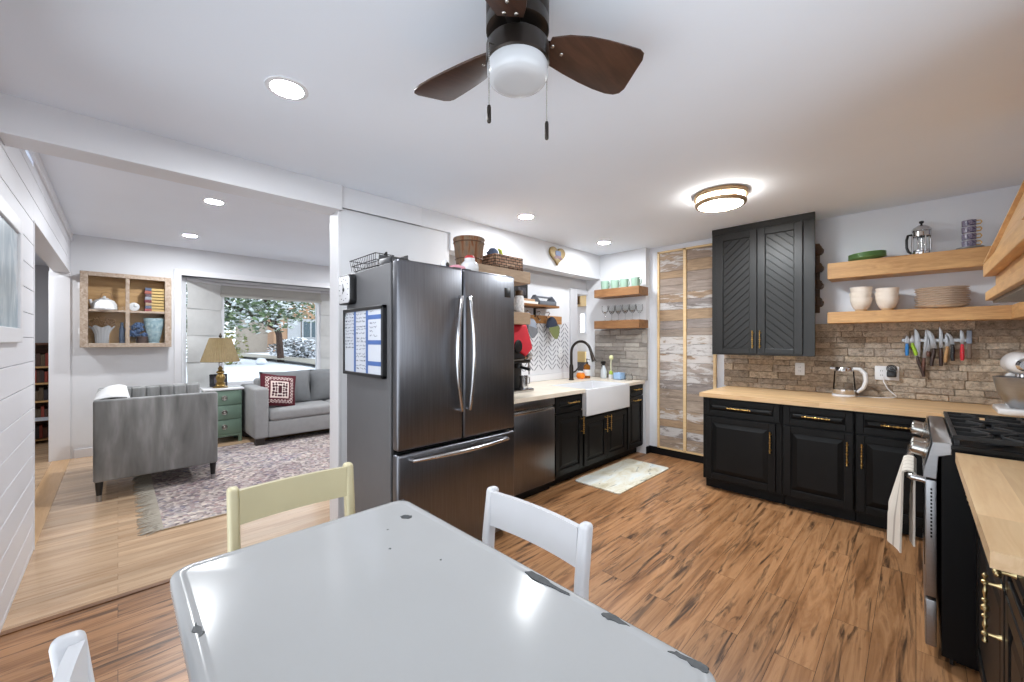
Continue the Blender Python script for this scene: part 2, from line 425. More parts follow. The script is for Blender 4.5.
# bay: sill deck, soffit, under-wall; plan corners P0..P3
P = [(BX0, YB+0.14), (1.085, 7.38), (2.535, 7.38), (BX1, YB+0.14)]
Q = [(BX0-0.16, YB+0.14), (1.03, 7.52), (2.59, 7.52), (BX1+0.16, YB+0.14)]
deck = [(BX0, YB+0.02)] + [(x, y) for x, y in Q] + [(BX1, YB+0.02)]
struct(MB().prism(deck, 0.60, 0.64, 0.003).build('window_sill', TRIM, smooth=False))
struct(MB().prism(deck, BZ1, BZ1+0.10).build('trim_10', TRIM, smooth=False))
struct(MB().prism(deck[1:5], 0.0, 0.598).build('wall_bay_base', pm('siding_white', (225,225,225), 0.7), smooth=False))
PANE = glass('window_pane_glass', (0.86,0.87,0.88))
def bay_window(name, a, b_, z0=0.64, z1=BZ1):
    ax, ay = a; bx, by = b_
    d = Vector((bx-ax, by-ay, 0)); L = d.length; d.normalize()
    M = axes((ax, ay, 0), d, (-d.y, d.x, 0))
    f = 0.06
    m = MB(M)
    m.box(0, f, -0.03, 0.06, z0, z1, 0.004).box(L-f, L, -0.03, 0.06, z0, z1, 0.004)
    m.box(f, L-f, -0.03, 0.06, z1-f, z1, 0.004).box(f, L-f, -0.03, 0.06, z0, z0+f+0.03, 0.004)
    o = struct(m.build(name, TRIM, smooth=False))
    MB(M).box(f, L-f, 0.01, 0.016, z0+f+0.03, z1-f).build('pane', PANE, o, smooth=False)
    return M, L
bay_window('window_1', P[1], P[2])
M2, L2 = bay_window('window_2', P[0], P[1])
M3, L3 = bay_window('window_3', P[2], P[3])
# ------------------------------------------------------------------ hall beyond the wide opening
HALLW = pm('hall_paint', (196,197,201), 0.75, var=0.01)
struct(MB().box(-1.9, -1.78, 2.9, 8.8, 0, 2.42).build('wall_hall_side', HALLW, smooth=False))
struct(MB().box(-1.9, -0.3, 8.6, 8.72, 0, 2.42).build('wall_hall_end', HALLW, smooth=False))
struct(MB().box(-0.55, -0.43, YB+0.14, 8.62, 0, 2.45).build('wall_hall_return', HALLW, smooth=False))
struct(MB().box(-1.9, KX0-0.13, 2.8, 2.9, 0, 2.42).build('wall_hall_near', HALLW, smooth=False))
# ------------------------------------------------------------------ black baseboards in the kitchen
struct(MB().box(KX1-0.016, KX1, 1.41, 2.29, 0, 0.085, 0.003).box(X2+0.001, KX1, 2.274, 2.29, 0, 0.085, 0.003).build('baseboard_back', BLACKB, smooth=False))
# ------------------------------------------------------------------ stone cladding
def stone_mat():
    k = NT('split_face_stone'); v = k.coords(island=True)
    g = k.n('ShaderNodeNewGeometry'); r_ = g.outputs['Random Per Island']
    c_ = k.ramp(r_, [(0.0,s2l((146,132,118))),(0.2,s2l((196,176,154))),(0.4,s2l((168,154,140))),(0.6,s2l((206,188,166))),(0.8,s2l((180,167,154))),(1.0,s2l((220,204,182)))])
    f = k.noise(v, 26, 8, 0.75); f2 = k.noise(v, 70, 4, 0.6)
    c_ = k.mix(0.9, c_, k.ramp(f, [(0.34,(0.42,0.40,0.38)),(0.5,(0.95,0.93,0.91)),(0.66,(1.25,1.22,1.19))]), 'MULTIPLY')
    k.col(c_); k.set(0.85)
    k.bump(k.math('ADD', f, k.math('MULTIPLY', f2, 0.5)), 1.0, 0.022)
    return k.m
STONE = stone_mat()
GREYSTONE = None
def stones(name, M, w, h, seed, base, rows=None, m_=None):
    rnd = random.Random(seed); m = MB(M)
    m.box(0, w, 0.0, 0.012, 0, h)
    z = 0.0
    while z < h-0.001:
        rh = rnd.choice([0.05,0.05,0.07,0.10])
        rh = min(rh, h-z)
        if h-z-rh < 0.03: rh = h-z
        x = -rnd.random()*0.2
        while x < w:
            ln = rnd.uniform(0.13, 0.36)
            a, b_ = max(0, x), min(w, x+ln)
            if b_-a > 0.015:
                if rh >= 0.09 and rnd.random() < 0.35:
                    m.box(a+0.001, b_-0.001, -0.012-rnd.random()*0.012, 0.0, z+0.001, z+rh/2-0.001, 0.004, 1)
                    m.box(a+0.001, b_-0.001, -0.012-rnd.random()*0.012, 0.0, z+rh/2+0.001, z+rh-0.001, 0.004, 1)
                else:
                    m.box(a+0.001, b_-0.001, -0.012-rnd.random()*0.012, 0.0, z+0.001, z+rh-0.001, 0.004, 1)
            x += ln
        z += rh
    return struct(m.build(name, m_ or STONE, smooth=False, base=base))
stones('wall_back_stone', axes((KX1-0.012, 1.44, 0.887), (0,-1,0), (1,0,0)), 1.44+0.66, 0.63, 3, (4.6,0,0.88))
def gstone():
    k = NT('grey_split_stone'); v = k.coords(island=True)
    g = k.n('ShaderNodeNewGeometry'); r_ = g.outputs['Random Per Island']
    c_ = k.ramp(r_, [(0.0,s2l((142,136,130))),(0.5,s2l((170,163,156))),(1.0,s2l((192,186,178)))])
    f = k.noise(v, 18, 8, 0.68)
    c_ = k.mix(0.7, c_, k.ramp(f, [(0.3,(0.6,0.58,0.56)),(0.7,(1.1,1.1,1.1))]), 'MULTIPLY')
    k.col(c_); k.set(0.85); k.bump(f, 0.9, 0.012); return k.m
GS = gstone()
stones('wall_sink_stone', axes((X2-0.012, 3.00, 0.887), (0,-1,0), (1,0,0)), 0.735, 0.615, 8, (4.5,2.6,0.88), m_=GS)
# chevron tiles in the recess: white sheet with slanted grey dashes set into it
MHB = axes((2.13, 3.138, 0.965), (1,0,0), (0,1,0))
hw, hh = 2.01, 0.64
hbo = struct(MB(MHB).box(0, hw, 0.0, 0.011, 0, hh).build('wall_recess_tile', pm('tile_white', (216,216,220), 0.25), smooth=False))
dash = MB(MHB)
cw, pt, rise = 0.083, 0.056, 0.080
i = 0
while (i+1)*cw <= hw:
    z = -rise
    while z < hh:
        za, zb = (z, z+rise) if i % 2 == 0 else (z+rise, z)
        g = 0.010
        poly = [(i*cw+g, za+(zb-za)*0.12), (i*cw+cw-g, za+(zb-za)*0.88), (i*cw+cw-g, za+(zb-za)*0.88+0.015), (i*cw+g, za+(zb-za)*0.12+0.015)]
        if all(0.01 < p[1] < hh-0.005 for p in poly): dash.prism(poly, -0.001, 0.0008, M=axes((0,0,0),(1,0,0),(0,0,1)))
        z += pt
    i += 1
dash.build('chevron_inlay', pm('inlay_grey', (112,114,122), 0.5), hbo, smooth=False)
struct(MB().box(2.13, 4.15, 3.125, 3.149, 0.886, 0.962, 0.003).build('trim_11', TRIM, smooth=False))
# ------------------------------------------------------------------ cabinets
def add_handle(m, p, d, L, out):
    # ornate turned bar: centre p, unit direction d, length L, standing off along 'out'
    p = Vector(p); d = Vector(d); out = Vector(out)
    c_ = p + out*0.030
    half = [(0,0.0085),(0.03,0.008),(0.05,0.003),(0.085,0.003),(0.10,0.007),(0.125,0.007),(0.14,0.003),(0.18,0.0032),(0.22,0.0055),(0.26,0.0055),(0.29,0.003),(0.33,0.003),(0.35,0.0075),(0.385,0.0075),(0.40,0.003),(0.43,0.003),(0.45,0.006),(0.475,0.006),(0.49,0.003),(0.5,0.001)]
    ts = [-a for a, _ in half[:0:-1]] + [a for a, _ in half]; rs = [r for _, r in half[:0:-1]] + [r for _, r in half]
    m.tube([c_ + d*(t*L) for t in ts], rs, 10)
    for t in (-0.36, 0.36):
        m.tube([p + d*(t*L), p + d*(t*L) + out*0.012, c_ + d*(t*L)], [0.008, 0.004, 0.0045], 8)
def handle(parent, M, x, z, L, vert, m_=None, y=-0.02):
    m = MB(M); add_handle(m, (x, y, z), (0,0,1) if vert else (1,0,0), L, (0,-1,0))
    return m.build('handle', m_ or GOLD, parent)
def panel_front(parent, M, name, x0, x1, z0, z1, m_, fr=0.055, gap=0.002):
    x0 += gap; x1 -= gap; z0 += gap; z1 -= gap
    m = MB(M)
    m.box(x0, x0+fr, -0.02, 0, z0, z1, 0.003).box(x1-fr, x1, -0.02, 0, z0, z1, 0.003)
    m.box(x0+fr, x1-fr, -0.02, 0, z0, z0+fr, 0.003).box(x0+fr, x1-fr, -0.02, 0, z1-fr, z1, 0.003)
    m.box(x0+fr*0.8, x1-fr*0.8, -0.008, 0, z0+fr*0.8, z1-fr*0.8)
    bev = min(0.035, (z1-z0-2*fr)*0.3)
    a = (x0+fr+0.006, x1-fr-0.006, z0+fr+0.006, z1-fr-0.006)
    b_ = (a[0]+bev, a[1]-bev, a[2]+bev, a[3]-bev)
    m.frustum(a, -0.008, b_, -0.019)
    return m.build(name, m_, parent, ang=0.3)
def carcass(parent, M, w, d, z1, toe=0.075, m_=BLACK, ztoe=0.095):
    MB(M).box(0.001, w-0.001, 0.0, d, ztoe, z1, 0.002).build('body', m_, parent, smooth=False)
    MB(M).box(0.001, w-0.001, toe, d, 0.0, ztoe).build('toe_kick', BLACKB, parent, smooth=False)
def base_cab(name, label, M, w, d, fronts, z1=0.845):
    t = thing(name, label, 'cabinet', M @ Vector((w/2, d/2, 0)), 'black base cabinets')
    carcass(t, M, w, d, z1)
    for f in fronts:
        kind, x0, x1, za, zb, hx, hz, L, vert = f[:9]
        o = panel_front(t, M, kind, x0, x1, za, zb, BLACK, 0.05 if kind == 'door' else 0.042)
        if hx is not None: handle(o, M, hx, hz, L, vert, f[9] if len(f) > 9 else None)
    return t
ZC = 0.885
# back run: fronts look along -X
def MA(y): return axes((3.872, y, 0), (0,-1,0), (1,0,0))
WA = [(1.391, 0.772), (0.770, 0.318), (0.316, -0.14)]
w = WA[0][0]-WA[0][1]
base_cab('base_cabinet', 'black base cabinet at the free end of the back counter beside the plank panels', MA(WA[0][0]), w, 0.74,
   [('drawer', 0.02, w-0.01, 0.685, 0.835, w/2-0.0, 0.765, 0.19, False), ('door', 0.03, w-0.04, 0.11, 0.675, w-0.075, 0.52, 0.18, True)])
w = WA[1][0]-WA[1][1]
base_cab('base_cabinet', 'black base cabinet in the middle of the back counter below the kettle', MA(WA[1][0]), w, 0.74,
   [('drawer', 0.01, w-0.005, 0.685, 0.835, w/2, 0.765, 0.18, False), ('door', 0.01, w-0.005, 0.11, 0.675, w-0.04, 0.525, 0.18, True)])
w = WA[2][0]-WA[2][1]
base_cab('base_cabinet', 'black base cabinet half hidden behind the hanging dish towel', MA(WA[2][0]), w, 0.74,
   [('drawer', 0.005, w-0.01, 0.685, 0.835, w/2, 0.765, 0.18, False), ('door', 0.005, w-0.01, 0.11, 0.675, 0.04, 0.525, 0.18, True)])
# corner unit between the back run and the range
t = thing('corner_cabinet', 'black corner base cabinet beside the far side of the range', 'cabinet', (3.9, -0.4, 0), 'black base cabinets')
MB().box(3.335, 4.60, -0.69, -0.145, 0.095, 0.845, 0.002).build('body', BLACK, t, smooth=False)
MB().box(3.335, 4.60, -0.69, -0.22, 0.0, 0.095).build('toe_kick', BLACKB, t, smooth=False)
# butcher block
def block_mat(name, a, b_, stretch):
    k = NT(name); v = k.coords(island=True); mp = k.n('ShaderNodeMapping'); mp.inputs['Scale'].default_value = stretch; k.l(v, mp.inputs[0])
    f = k.noise(mp.outputs[0], 4, 5, 0.6, 0.8)
    g = k.n('ShaderNodeNewGeometry')
    c_ = k.ramp(f, [(0.3, s2l(b_)), (0.7, s2l(a))])
    c_ = k.mix(1.0, c_, k.ramp(g.outputs['Random Per Island'], [(0,(0.86,0.84,0.82)),(1,(1.06,1.05,1.04))]), 'MULTIPLY')
    k.col(c_); k.set(0.35); return k.m
BLOCKY = block_mat('butcher_block_back', (224,190,146), (204,166,120), (9,0.8,9))
BLOCKX = block_mat('butcher_block_near', (220,190,150), (202,166,124), (0.8,9,9))
def staves(m, x0, x1, y0, y1, z0, z1, along, wd=0.045, seed=1):
    rnd = random.Random(seed)
    a0, a1, b0, b1 = (x0,x1,y0,y1) if along == 'x' else (y0,y1,x0,x1)
    n = max(1, round((b1-b0)/wd)); wd = (b1-b0)/n
    for i in range(n):
        p, q = b0+i*wd, b0+(i+1)*wd
        s = a0; first = True
        while s < a1-0.001:
            e = s + (rnd.uniform(0.2,0.9) if first else rnd.uniform(0.5,1.0)); first = False
            if a1-e < 0.15: e = a1
            if along == 'x': m.box(s, e, p, q, z0, z1)
            else: m.box(p, q, s, e, z0, z1)
            s = e
    return m
m = staves(MB(), 3.832, KX1-0.004, -0.695, 1.41, 0.847, ZC, 'y')
staves(m, 3.335, 3.832, -0.695, -0.118, 0.847, ZC, 'x', seed=4)
tag(m.build('worktop', BLOCKY, smooth=False), 'pale butcher block worktop along the back stone wall', 'worktop')
# near run: fronts look along +Y
def MN(x): return axes((x, -0.188, 0), (-1,0,0), (0,-1,0))
w = 0.735
base_cab('base_cabinet', 'black base cabinet next to the range under the near worktop', MN(2.447), w, 0.505,
   [('drawer', 0.01, w-0.01, 0.69, 0.85, 0.25, 0.785, 0.17, False, OLDBRASS), ('door', 0.01, w-0.01, 0.11, 0.68, w-0.045, 0.60, 0.20, True, OLDBRASS)], z1=0.86)
w = 0.34
base_cab('base_cabinet', 'black base cabinet at the near end of the worktop closest to the viewer', MN(1.71), w, 0.505,
   [('drawer', 0.01, w-0.01, 0.69, 0.85, 0.12, 0.80, 0.19, False, OLDBRASS), ('door', 0.01, w-0.01, 0.11, 0.68, None, 0.60, 0.18, True, OLDBRASS)], z1=0.86)
m = staves(MB(), 1.363, 2.462, -0.695, -0.114, 0.862, 0.90, 'x', 0.09, seed=7)
tag(m.build('worktop', BLOCKX, smooth=False), 'pale butcher block worktop between the viewer and the range', 'worktop')
# sink run: fronts look along -Y
YS = 2.335
def MS(x): return axes((x, YS, 0), (1,0,0), (0,1,0))
w = 0.435
base_cab('base_cabinet', 'narrow black cabinet between dishwasher and white sink', MS(2.838), w, 0.78,
   [('drawer', 0.01, w-0.01, 0.69, 0.84, w*0.6, 0.775, 0.17, False), ('door', 0.01, w-0.004, 0.11, 0.68, w-0.028, 0.535, 0.17, True)])
w = 0.865
t = base_cab('sink_cabinet', 'black double door cabinet under the white apron sink', MS(3.277), w, 0.78,
   [('door', 0.02, w/2, 0.11, 0.585, w/2-0.035, 0.49, 0.18, True), ('door', w/2, w-0.02, 0.11, 0.585, w/2+0.04, 0.49, 0.17, True)], z1=0.60)
w = 0.375
base_cab('base_cabinet', 'narrow black cabinet in the corner right of the white sink', MS(4.146), w, 0.78,
   [('drawer', 0.01, w-0.01, 0.72, 0.84, w*0.55, 0.79, 0.16, False), ('door', 0.01, w-0.01, 0.11, 0.71, w*0.5, 0.665, 0.16, False)])
STONETOP = pm('sink_worktop_laminate', (226,214,196), 0.35, var=0.07, nscale=9)
m = MB()
m.box(2.13, 3.292, 2.298, 3.125, 0.847, ZC, 0.003).box(4.145, X2-0.002, 2.298, 3.125, 0.847, ZC, 0.003).box(3.292, 4.145, 2.80, 3.125, 0.847, ZC, 0.003)
tag(m.build('worktop', STONETOP, smooth=False), 'cream worktop around the sink with thin wood edge', 'worktop')
# farmhouse sink
t = thing('apron_sink', 'white ceramic apron front sink in the corner counter', 'sink', (3.72, 2.55, 0.605))
m = MB(); x0, x1, y0, y1, z0, z1 = 3.297, 4.140, 2.285, 2.795, 0.612, 0.880
m.box(x0, x1, y0, y0+0.03, z0, z1, 0.008, 3).box(x0, x1, y1-0.03, y1, z0, z1, 0.008, 3).box(x0, x0+0.03, y0+0.01, y1-0.01, z0, z1, 0.008, 3).box(x1-0.03, x1, y0+0.01, y1-0.01, z0, z1, 0.008, 3).box(x0+0.01, x1-0.01, y0+0.01, y1-0.01, z0, z0+0.03)
m.build('basin', CERAM, t)
MB().lathe([(0.0,0.0),(0.04,0.0),(0.045,0.004),(0.03,0.006),(0.0,0.003)], (3.72,2.56,0.642)).build('drain', CHROME, t)
# dishwasher
t = thing('dishwasher', 'dark stainless dishwasher between fridge and sink cabinets', 'dishwasher', (2.57, 2.6, 0))
MB().box(2.302, 2.832, YS+0.02, 2.95, 0.06, 0.843).build('body', DARKIN, t, smooth=False)
MB().box(2.305, 2.829, YS-0.025, YS+0.018, 0.09, 0.745, 0.004).box(2.305, 2.829, YS-0.025, YS+0.018, 0.785, 0.842, 0.004).build('door', STEEL, t)
MB().box(2.31, 2.824, YS-0.012, YS+0.018, 0.745, 0.785).box(2.31, 2.824, YS-0.026, YS-0.018, 0.742, 0.762, 0.003).build('handle', STEELH, t)
MB().box(2.305, 2.829, YS+0.04, YS+0.1, 0.0, 0.085).build('toe_kick', BLACKB, t, smooth=False)
# faucet
t = thing('faucet', 'dark bronze gooseneck faucet behind the white sink', 'faucet', (3.93, 2.95, ZC))
m = MB(); fx, fy = 3.93, 2.95
m.lathe([(0,0),(0.033,0),(0.033,0.012),(0.027,0.018),(0.026,0.16),(0.020,0.19),(0,0.19)], (fx,fy,ZC), 20)
pts = [(fx,fy,ZC+0.17),(fx,fy,ZC+0.33)]
for i in range(0,13):
    a = pi*i/12*0.93; pts.append((fx, fy-0.14+0.14*cos(a), ZC+0.335+0.135*sin(a)))
m.tube(pts, 0.0165, 12)
m.build('spout', BRONZE, t)
e = Vector(pts[-1]); dd = (Vector(pts[-1])-Vector(pts[-2])).normalized()
MB().tube([e, e+dd*0.03, e+dd*0.035, e+dd*0.11, e+dd*0.135], [0.0165,0.0175,0.020,0.023,0.026], 14).build('spray_head', BRONZE, t)
MB().tube([(fx+0.02,fy-0.01,ZC+0.09),(fx+0.05,fy-0.03,ZC+0.11),(fx+0.12,fy-0.06,ZC+0.20)], [0.012,0.009,0.007], 10).build('lever', BRONZE, t)
# ------------------------------------------------------------------ upper cabinet
MU = axes((4.302, 1.458, 0), (0,-1,0), (1,0,0)); wu = 0.842
t = thing('wall_cabinet', 'tall black wall cabinet with chevron panelled double doors', 'cabinet', (4.46, 1.08, 1.224))
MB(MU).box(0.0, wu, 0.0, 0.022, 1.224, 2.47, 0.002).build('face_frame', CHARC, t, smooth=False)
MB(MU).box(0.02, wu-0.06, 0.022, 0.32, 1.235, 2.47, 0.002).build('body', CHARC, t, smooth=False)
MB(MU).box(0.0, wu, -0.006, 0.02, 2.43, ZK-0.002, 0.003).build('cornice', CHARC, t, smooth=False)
def chevron_door(x0, x1, z0, z1, sgn):
    m = MB(MU); fr = 0.062
    m.box(x0, x0+fr, -0.022, 0, z0, z1, 0.003).box(x1-fr, x1, -0.022, 0, z0, z1, 0.003)
    m.box(x0+fr, x1-fr, -0.022, 0, z0, z0+fr*0.8, 0.003).box(x0+fr, x1-fr, -0.022, 0, z1-fr, z1, 0.003)
    m.box(x0+fr*0.9, x1-fr*0.9, -0.004, 0, z0+fr*0.7, z1-fr*0.9)
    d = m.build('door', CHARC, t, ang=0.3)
    a, b_, c_, e_ = x0+fr+0.002, x1-fr-0.002, z0+fr*0.8+0.002, z1-fr-0.002
    mb = MB(MU); pitch = 0.070; rise = (b_-a)*0.92
    z = c_ - rise
    while z < e_ + rise:
        # slat edges as z-intercepts at left/right
        za, zb = (z, z+rise) if sgn > 0 else (z+rise, z)
        poly = [(a, za+0.003), (b_, zb+0.003), (b_, zb+pitch-0.003), (a, za+pitch-0.003)]
        # clip to the panel opening
        for zz, keep in ((c_, 1), (e_, -1)):
            out = []
            for i in range(len(poly)):
                p, q = poly[i], poly[(i+1) % len(poly)]
                ip, iq = (p[1]-zz)*keep >= 0, (q[1]-zz)*keep >= 0
                if ip: out.append(p)
                if ip != iq:
                    s_ = (zz-p[1])/(q[1]-p[1]); out.append((p[0]+(q[0]-p[0])*s_, zz))
            poly = out
            if len(poly) < 3: break
        if len(poly) >= 3:
            mb.prism(poly, 0.0, 0.011, 0.0025, M=axes((0,0,0),(1,0,0),(0,0,1)), seg=1)
        z += pitch
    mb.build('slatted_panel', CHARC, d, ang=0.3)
    return d
d1 = chevron_door(0.045, 0.403, 1.240, 2.415, 1)
d2 = chevron_door(0.409, 0.757, 1.240, 2.415, -1)
handle(d1, MU, 0.403-0.03, 1.375, 0.17, True, y=-0.022); handle(d2, MU, 0.409+0.025, 1.375, 0.17, True, y=-0.022)
# scalloped wooden wine rack on the cabinet's side
DKW = wood('walnut_stain', (100,72,42), (58,40,24), (2,2,9), 5, 0.5)
t = thing('wine_rack', 'narrow dark wood scalloped wine rack beside the black wall cabinet', 'rack', (4.6, 0.63, 1.64))
MB().box(4.602, 4.629, 0.625, 0.665, 1.62, 2.26, 0.003).build('back_board', DKW, t)
for zc in (2.20, 2.04, 1.88, 1.72):
    pr = [(0.0,-0.045),(0.045,-0.045),(0.058,-0.03),(0.062,0.0),(0.050,0.012),(0.046,0.03),(0.032,0.045),(0.0,0.055)]
    MB(axes((4.60, 0.656, zc), (0,-1,0), (0,0,1))).prism(pr, -0.028, 0.05, 0.004).build('bottle_rest', DKW, t)
# ------------------------------------------------------------------ reclaimed plank panels (closet doors)
def reclaimed():
    k = NT('reclaimed_boards'); v = k.coords(island=True); mp = k.n('ShaderNodeMapping'); mp.inputs['Scale'].default_value = (1,1.1,9); k.l(v, mp.inputs[0])
    f = k.noise(mp.outputs[0], 4, 7, 0.65, 1.0)
    g = k.n('ShaderNodeNewGeometry'); r_ = g.outputs['Random Per Island']
    base = k.ramp(r_, [(0.0,s2l((130,122,120))),(0.2,s2l((164,152,144))),(0.38,s2l((150,128,110))),(0.55,s2l((168,142,114))),(0.7,s2l((140,134,132))),(0.86,s2l((160,138,114))),(1.0,s2l((166,154,146)))])
    c_ = k.mix(0.8, base, k.ramp(f, [(0.3,(0.5,0.48,0.46)),(0.65,(1.2,1.18,1.16))]), 'MULTIPLY')
    mp2 = k.n('ShaderNodeMapping'); mp2.inputs['Scale'].default_value = (1,1.3,5); k.l(v, mp2.inputs[0])
    p = k.noise(mp2.outputs[0], 3.2, 8, 0.7, 0.6)
    rr = k.math('FRACT', k.math('MULTIPLY', r_, 7.31))
    thr = k.math('ADD', k.math('MULTIPLY', rr, 0.36), 0.365)
    mk = k.ramp(k.math('SUBTRACT', p, thr), [(0.0,(0,0,0)),(0.09,(0.78,)*3)])
    c_ = k.mix(mk, c_, s2l((206,202,200)))
    k.col(c_); k.set(0.75); k.bump(f, 0.35, 0.004); return k.m
RECL = reclaimed()
dr = MB(); fx0 = KX1-0.018
for y0, y1 in ((2.155, 2.180), (1.838, 1.872), (1.520, 1.548)): dr.box(fx0-0.014, KX1-0.001, y0, y1, 0.088, 2.425, 0.002)
dr.box(fx0-0.014, KX1-0.001, 1.52, 2.18, 2.402, 2.425, 0.002).box(fx0-0.014, KX1-0.001, 1.52, 2.18, 0.086, 0.104, 0.002)
DR = struct(dr.build('door_1', PINE, smooth=False), 'reclaimed plank panels in a thin pine frame on the back wall')
rnd = random.Random(12)
for y0, y1 in ((1.873, 2.154), (1.549, 1.837)):
    m = MB(); z = 0.105
    while z < 2.40:
        h = rnd.choice([0.085, 0.10, 0.115, 0.13]); h = min(h, 2.401-z)
        if 2.401-z-h < 0.04: h = 2.401-z
        m.box(KX1-0.016-rnd.random()*0.004, KX1-0.002, y0, y1, z+0.001, z+h-0.001, 0.0015, 1); z += h
    m.build('plank_panel', RECL, DR, smooth=False)
# ------------------------------------------------------------------ thick floating shelves
SHW = wood('shelf_oak', (214,170,116), (172,126,78), (6,0.9,6), 4, 0.5, contrast=(0.32,0.7))
SHX = wood('shelf_oak_cross', (214,170,116), (172,126,78), (0.9,6,6), 4, 0.5, contrast=(0.32,0.7))
SHG = wood('shelf_grey_oak', (186,160,132), (150,122,94), (0.9,6,6), 4, 0.55)
SHD = wood('shelf_brown', (160,116,74), (112,74,42), (6,0.9,6), 4, 0.5)
def shelf(label, box, m_, group):
    m = MB().box(*box, 0.004)
    return tag(m.build('floating_shelf', m_, smooth=False), label, 'shelf', group)
shelf('thick wooden shelf under the french press, higher of the back wall pair', (4.38, KX1-0.001, -0.69, 0.541, 1.895, 2.032), SHW, 'shelves on the back wall')
shelf('thick wooden shelf holding cream bowls and plates above the stone wall', (4.38, KX1-0.001, -0.69, 0.541, 1.512, 1.609), SHW, 'shelves on the back wall')
shelf('short thick wooden shelf meeting the plate shelf in the corner by the range hood', (3.5, 4.378, -0.699, -0.463, 1.512, 1.609), SHX, 'shelves on the back wall')
shelf('thick brown shelf under the four mint mugs', (4.30, X2-0.001, 2.258, 2.872, 1.905, 2.005), SHD, 'shelves above the sink corner')
shelf('thick brown shelf under the wine glasses', (4.30, X2-0.001, 2.258, 2.872, 1.512, 1.612), SHD, 'shelves above the sink corner')
shelf('thick greyish shelf end behind the fridge top carrying the woven basket', (1.80, 2.452, 2.262, 2.928, 1.835, 1.932), SHG, 'shelves beside the fridge')
shelf('thick greyish shelf end right of the fridge, lower one above the coffee machine', (2.125, 2.452, 2.262, 2.928, 1.497, 1.595), SHG, 'shelves beside the fridge')
# ------------------------------------------------------------------ refrigerator
t = thing('refrigerator', 'large dark stainless french door refrigerator with bottom freezer', 'refrigerator', (1.53, 2.33, 0))
FX0, FX1 = 1.082, 1.985
MB().box(FX0, FX1, 2.062, 2.66, 0.03, 1.80, 0.006).box(FX0+0.02, FX1-0.02, 2.10, 2.64, 0.0, 0.03).build('body', FRSIDE, t, smooth=False)
MB().box(FX0+0.01, FX1-0.01, 2.045, 2.064, 0.04, 1.79).build('door_gasket', DARKIN, t, smooth=False)
def fdoor(name, x0, x1, z0, z1):
    return MB().box(x0, x1, 1.98, 2.046, z0, z1, 0.016, 4).build(name, STEEL, t)
xm = 1.531
dl = fdoor('door', FX0, xm-0.003, 0.752, 1.812); dr_ = fdoor('door', xm+0.003, FX1, 0.752, 1.812)
df = fdoor('freezer_drawer', FX0, FX1, 0.07, 0.732)
def bow(parent, a, b_, out, r=0.012, n=18, lean=(0,0,0)):
    a, b_, out, lean = Vector(a), Vector(b_), Vector(out), Vector(lean)
    pts, rs = [a], [r]
    for i in range(n+1):
        s = i/n; pts.append(a.lerp(b_, s)*1.0 + out*(0.028+0.034*sin(pi*s)) + lean*sin(pi*s)); rs.append(r*(0.9+0.25*sin(pi*s)))
    pts.append(b_); rs.append(r)
    return MB().tube(pts, rs, 12).build('handle', STEELH, parent)
bow(dl, (xm-0.030, 1.982, 0.935), (xm-0.030, 1.982, 1.63), (0,-1,0), lean=(-0.060,0,0))
bow(dr_, (xm+0.032, 1.982, 0.935), (xm+0.032, 1.982, 1.635), (0,-1,0), lean=(0.004,0,0))
bow(df, (1.165, 1.982, 0.695), (1.89, 1.982, 0.695), (0,-1,0))
MB().box(1.885, 1.94, 1.977, 1.982, 1.66, 1.725, 0.002).build('badge', BLKPL, t)
m = MB()
for x in (FX0+0.05, xm-0.04, xm+0.04, FX1-0.05): m.box(x-0.03, x+0.03, 1.99, 2.075, 1.80, 1.815, 0.004)
m.build('hinge_cover', BLKPL, t)
# whiteboard calendar on the fridge side
t = thing('whiteboard', 'black framed whiteboard calendar with blue tape on the fridge side', 'whiteboard', (1.07, 2.38, 1.14))
y0, y1, z0, z1 = 2.10, 2.655, 1.145, 1.565; xb = 1.060
m = MB(); fr = 0.022
m.box(xb-0.006, 1.081, y0, y0+fr, z0, z1, 0.003).box(xb-0.006, 1.081, y1-fr, y1, z0, z1, 0.003).box(xb-0.006, 1.081, y0, y1, z0, z0+fr, 0.003).box(xb-0.006, 1.081, y0, y1, z1-fr, z1, 0.003)
m.build('frame', BLKPL, t, smooth=False)
MB().box(xb, 1.08, y0+0.015, y1-0.015, z0+0.015, z1-0.015).build('board', pm('whiteboard_white', (192,196,204), 0.25, var=0.01), t, smooth=False)
TAPE = pm('blue_tape', (66,96,152), 0.5)
m = MB()
yc = [y1-fr-0.155, y1-fr-0.325]
for y in yc: m.box(xb-0.0012, xb-0.0001, y-0.014, y+0.014, z0+fr, z1-fr)
for z in (1.50, 1.352, 1.228): m.box(xb-0.0010, xb-0.0001, y0+fr, yc[1]-0.014, z-0.013, z+0.013)
m.build('tape_grid', TAPE, t, smooth=False)
m = MB(); rnd = random.Random(5)
def scr(ya, yb, z):
    # one line of marker handwriting running along -Y
    y = ya
    while y > yb:
        wl = rnd.uniform(0.02, 0.05); pts = []
        for i in range(7): pts.append((xb-0.0006, y-wl*i/6, z+rnd.uniform(-0.006, 0.006)))
        m.tube(pts, 0.0011, 4); y -= wl+rnd.uniform(0.008, 0.02)
z = 1.53
while z > 1.30: scr(y1-fr-0.01, yc[0]+0.03, z); z -= 0.021
z = 1.53
while z > 1.19: scr(yc[0]-0.022, yc[1]+0.03, z-rnd.uniform(0,0.01)); z -= 0.024
for z in (1.535, 1.465, 1.442, 1.418, 1.392): scr(yc[1]-0.04, y0+0.08+rnd.uniform(0,0.06), z)
m.build('handwriting', pm('marker_ink', (60,62,70), 0.6), t, smooth=False)
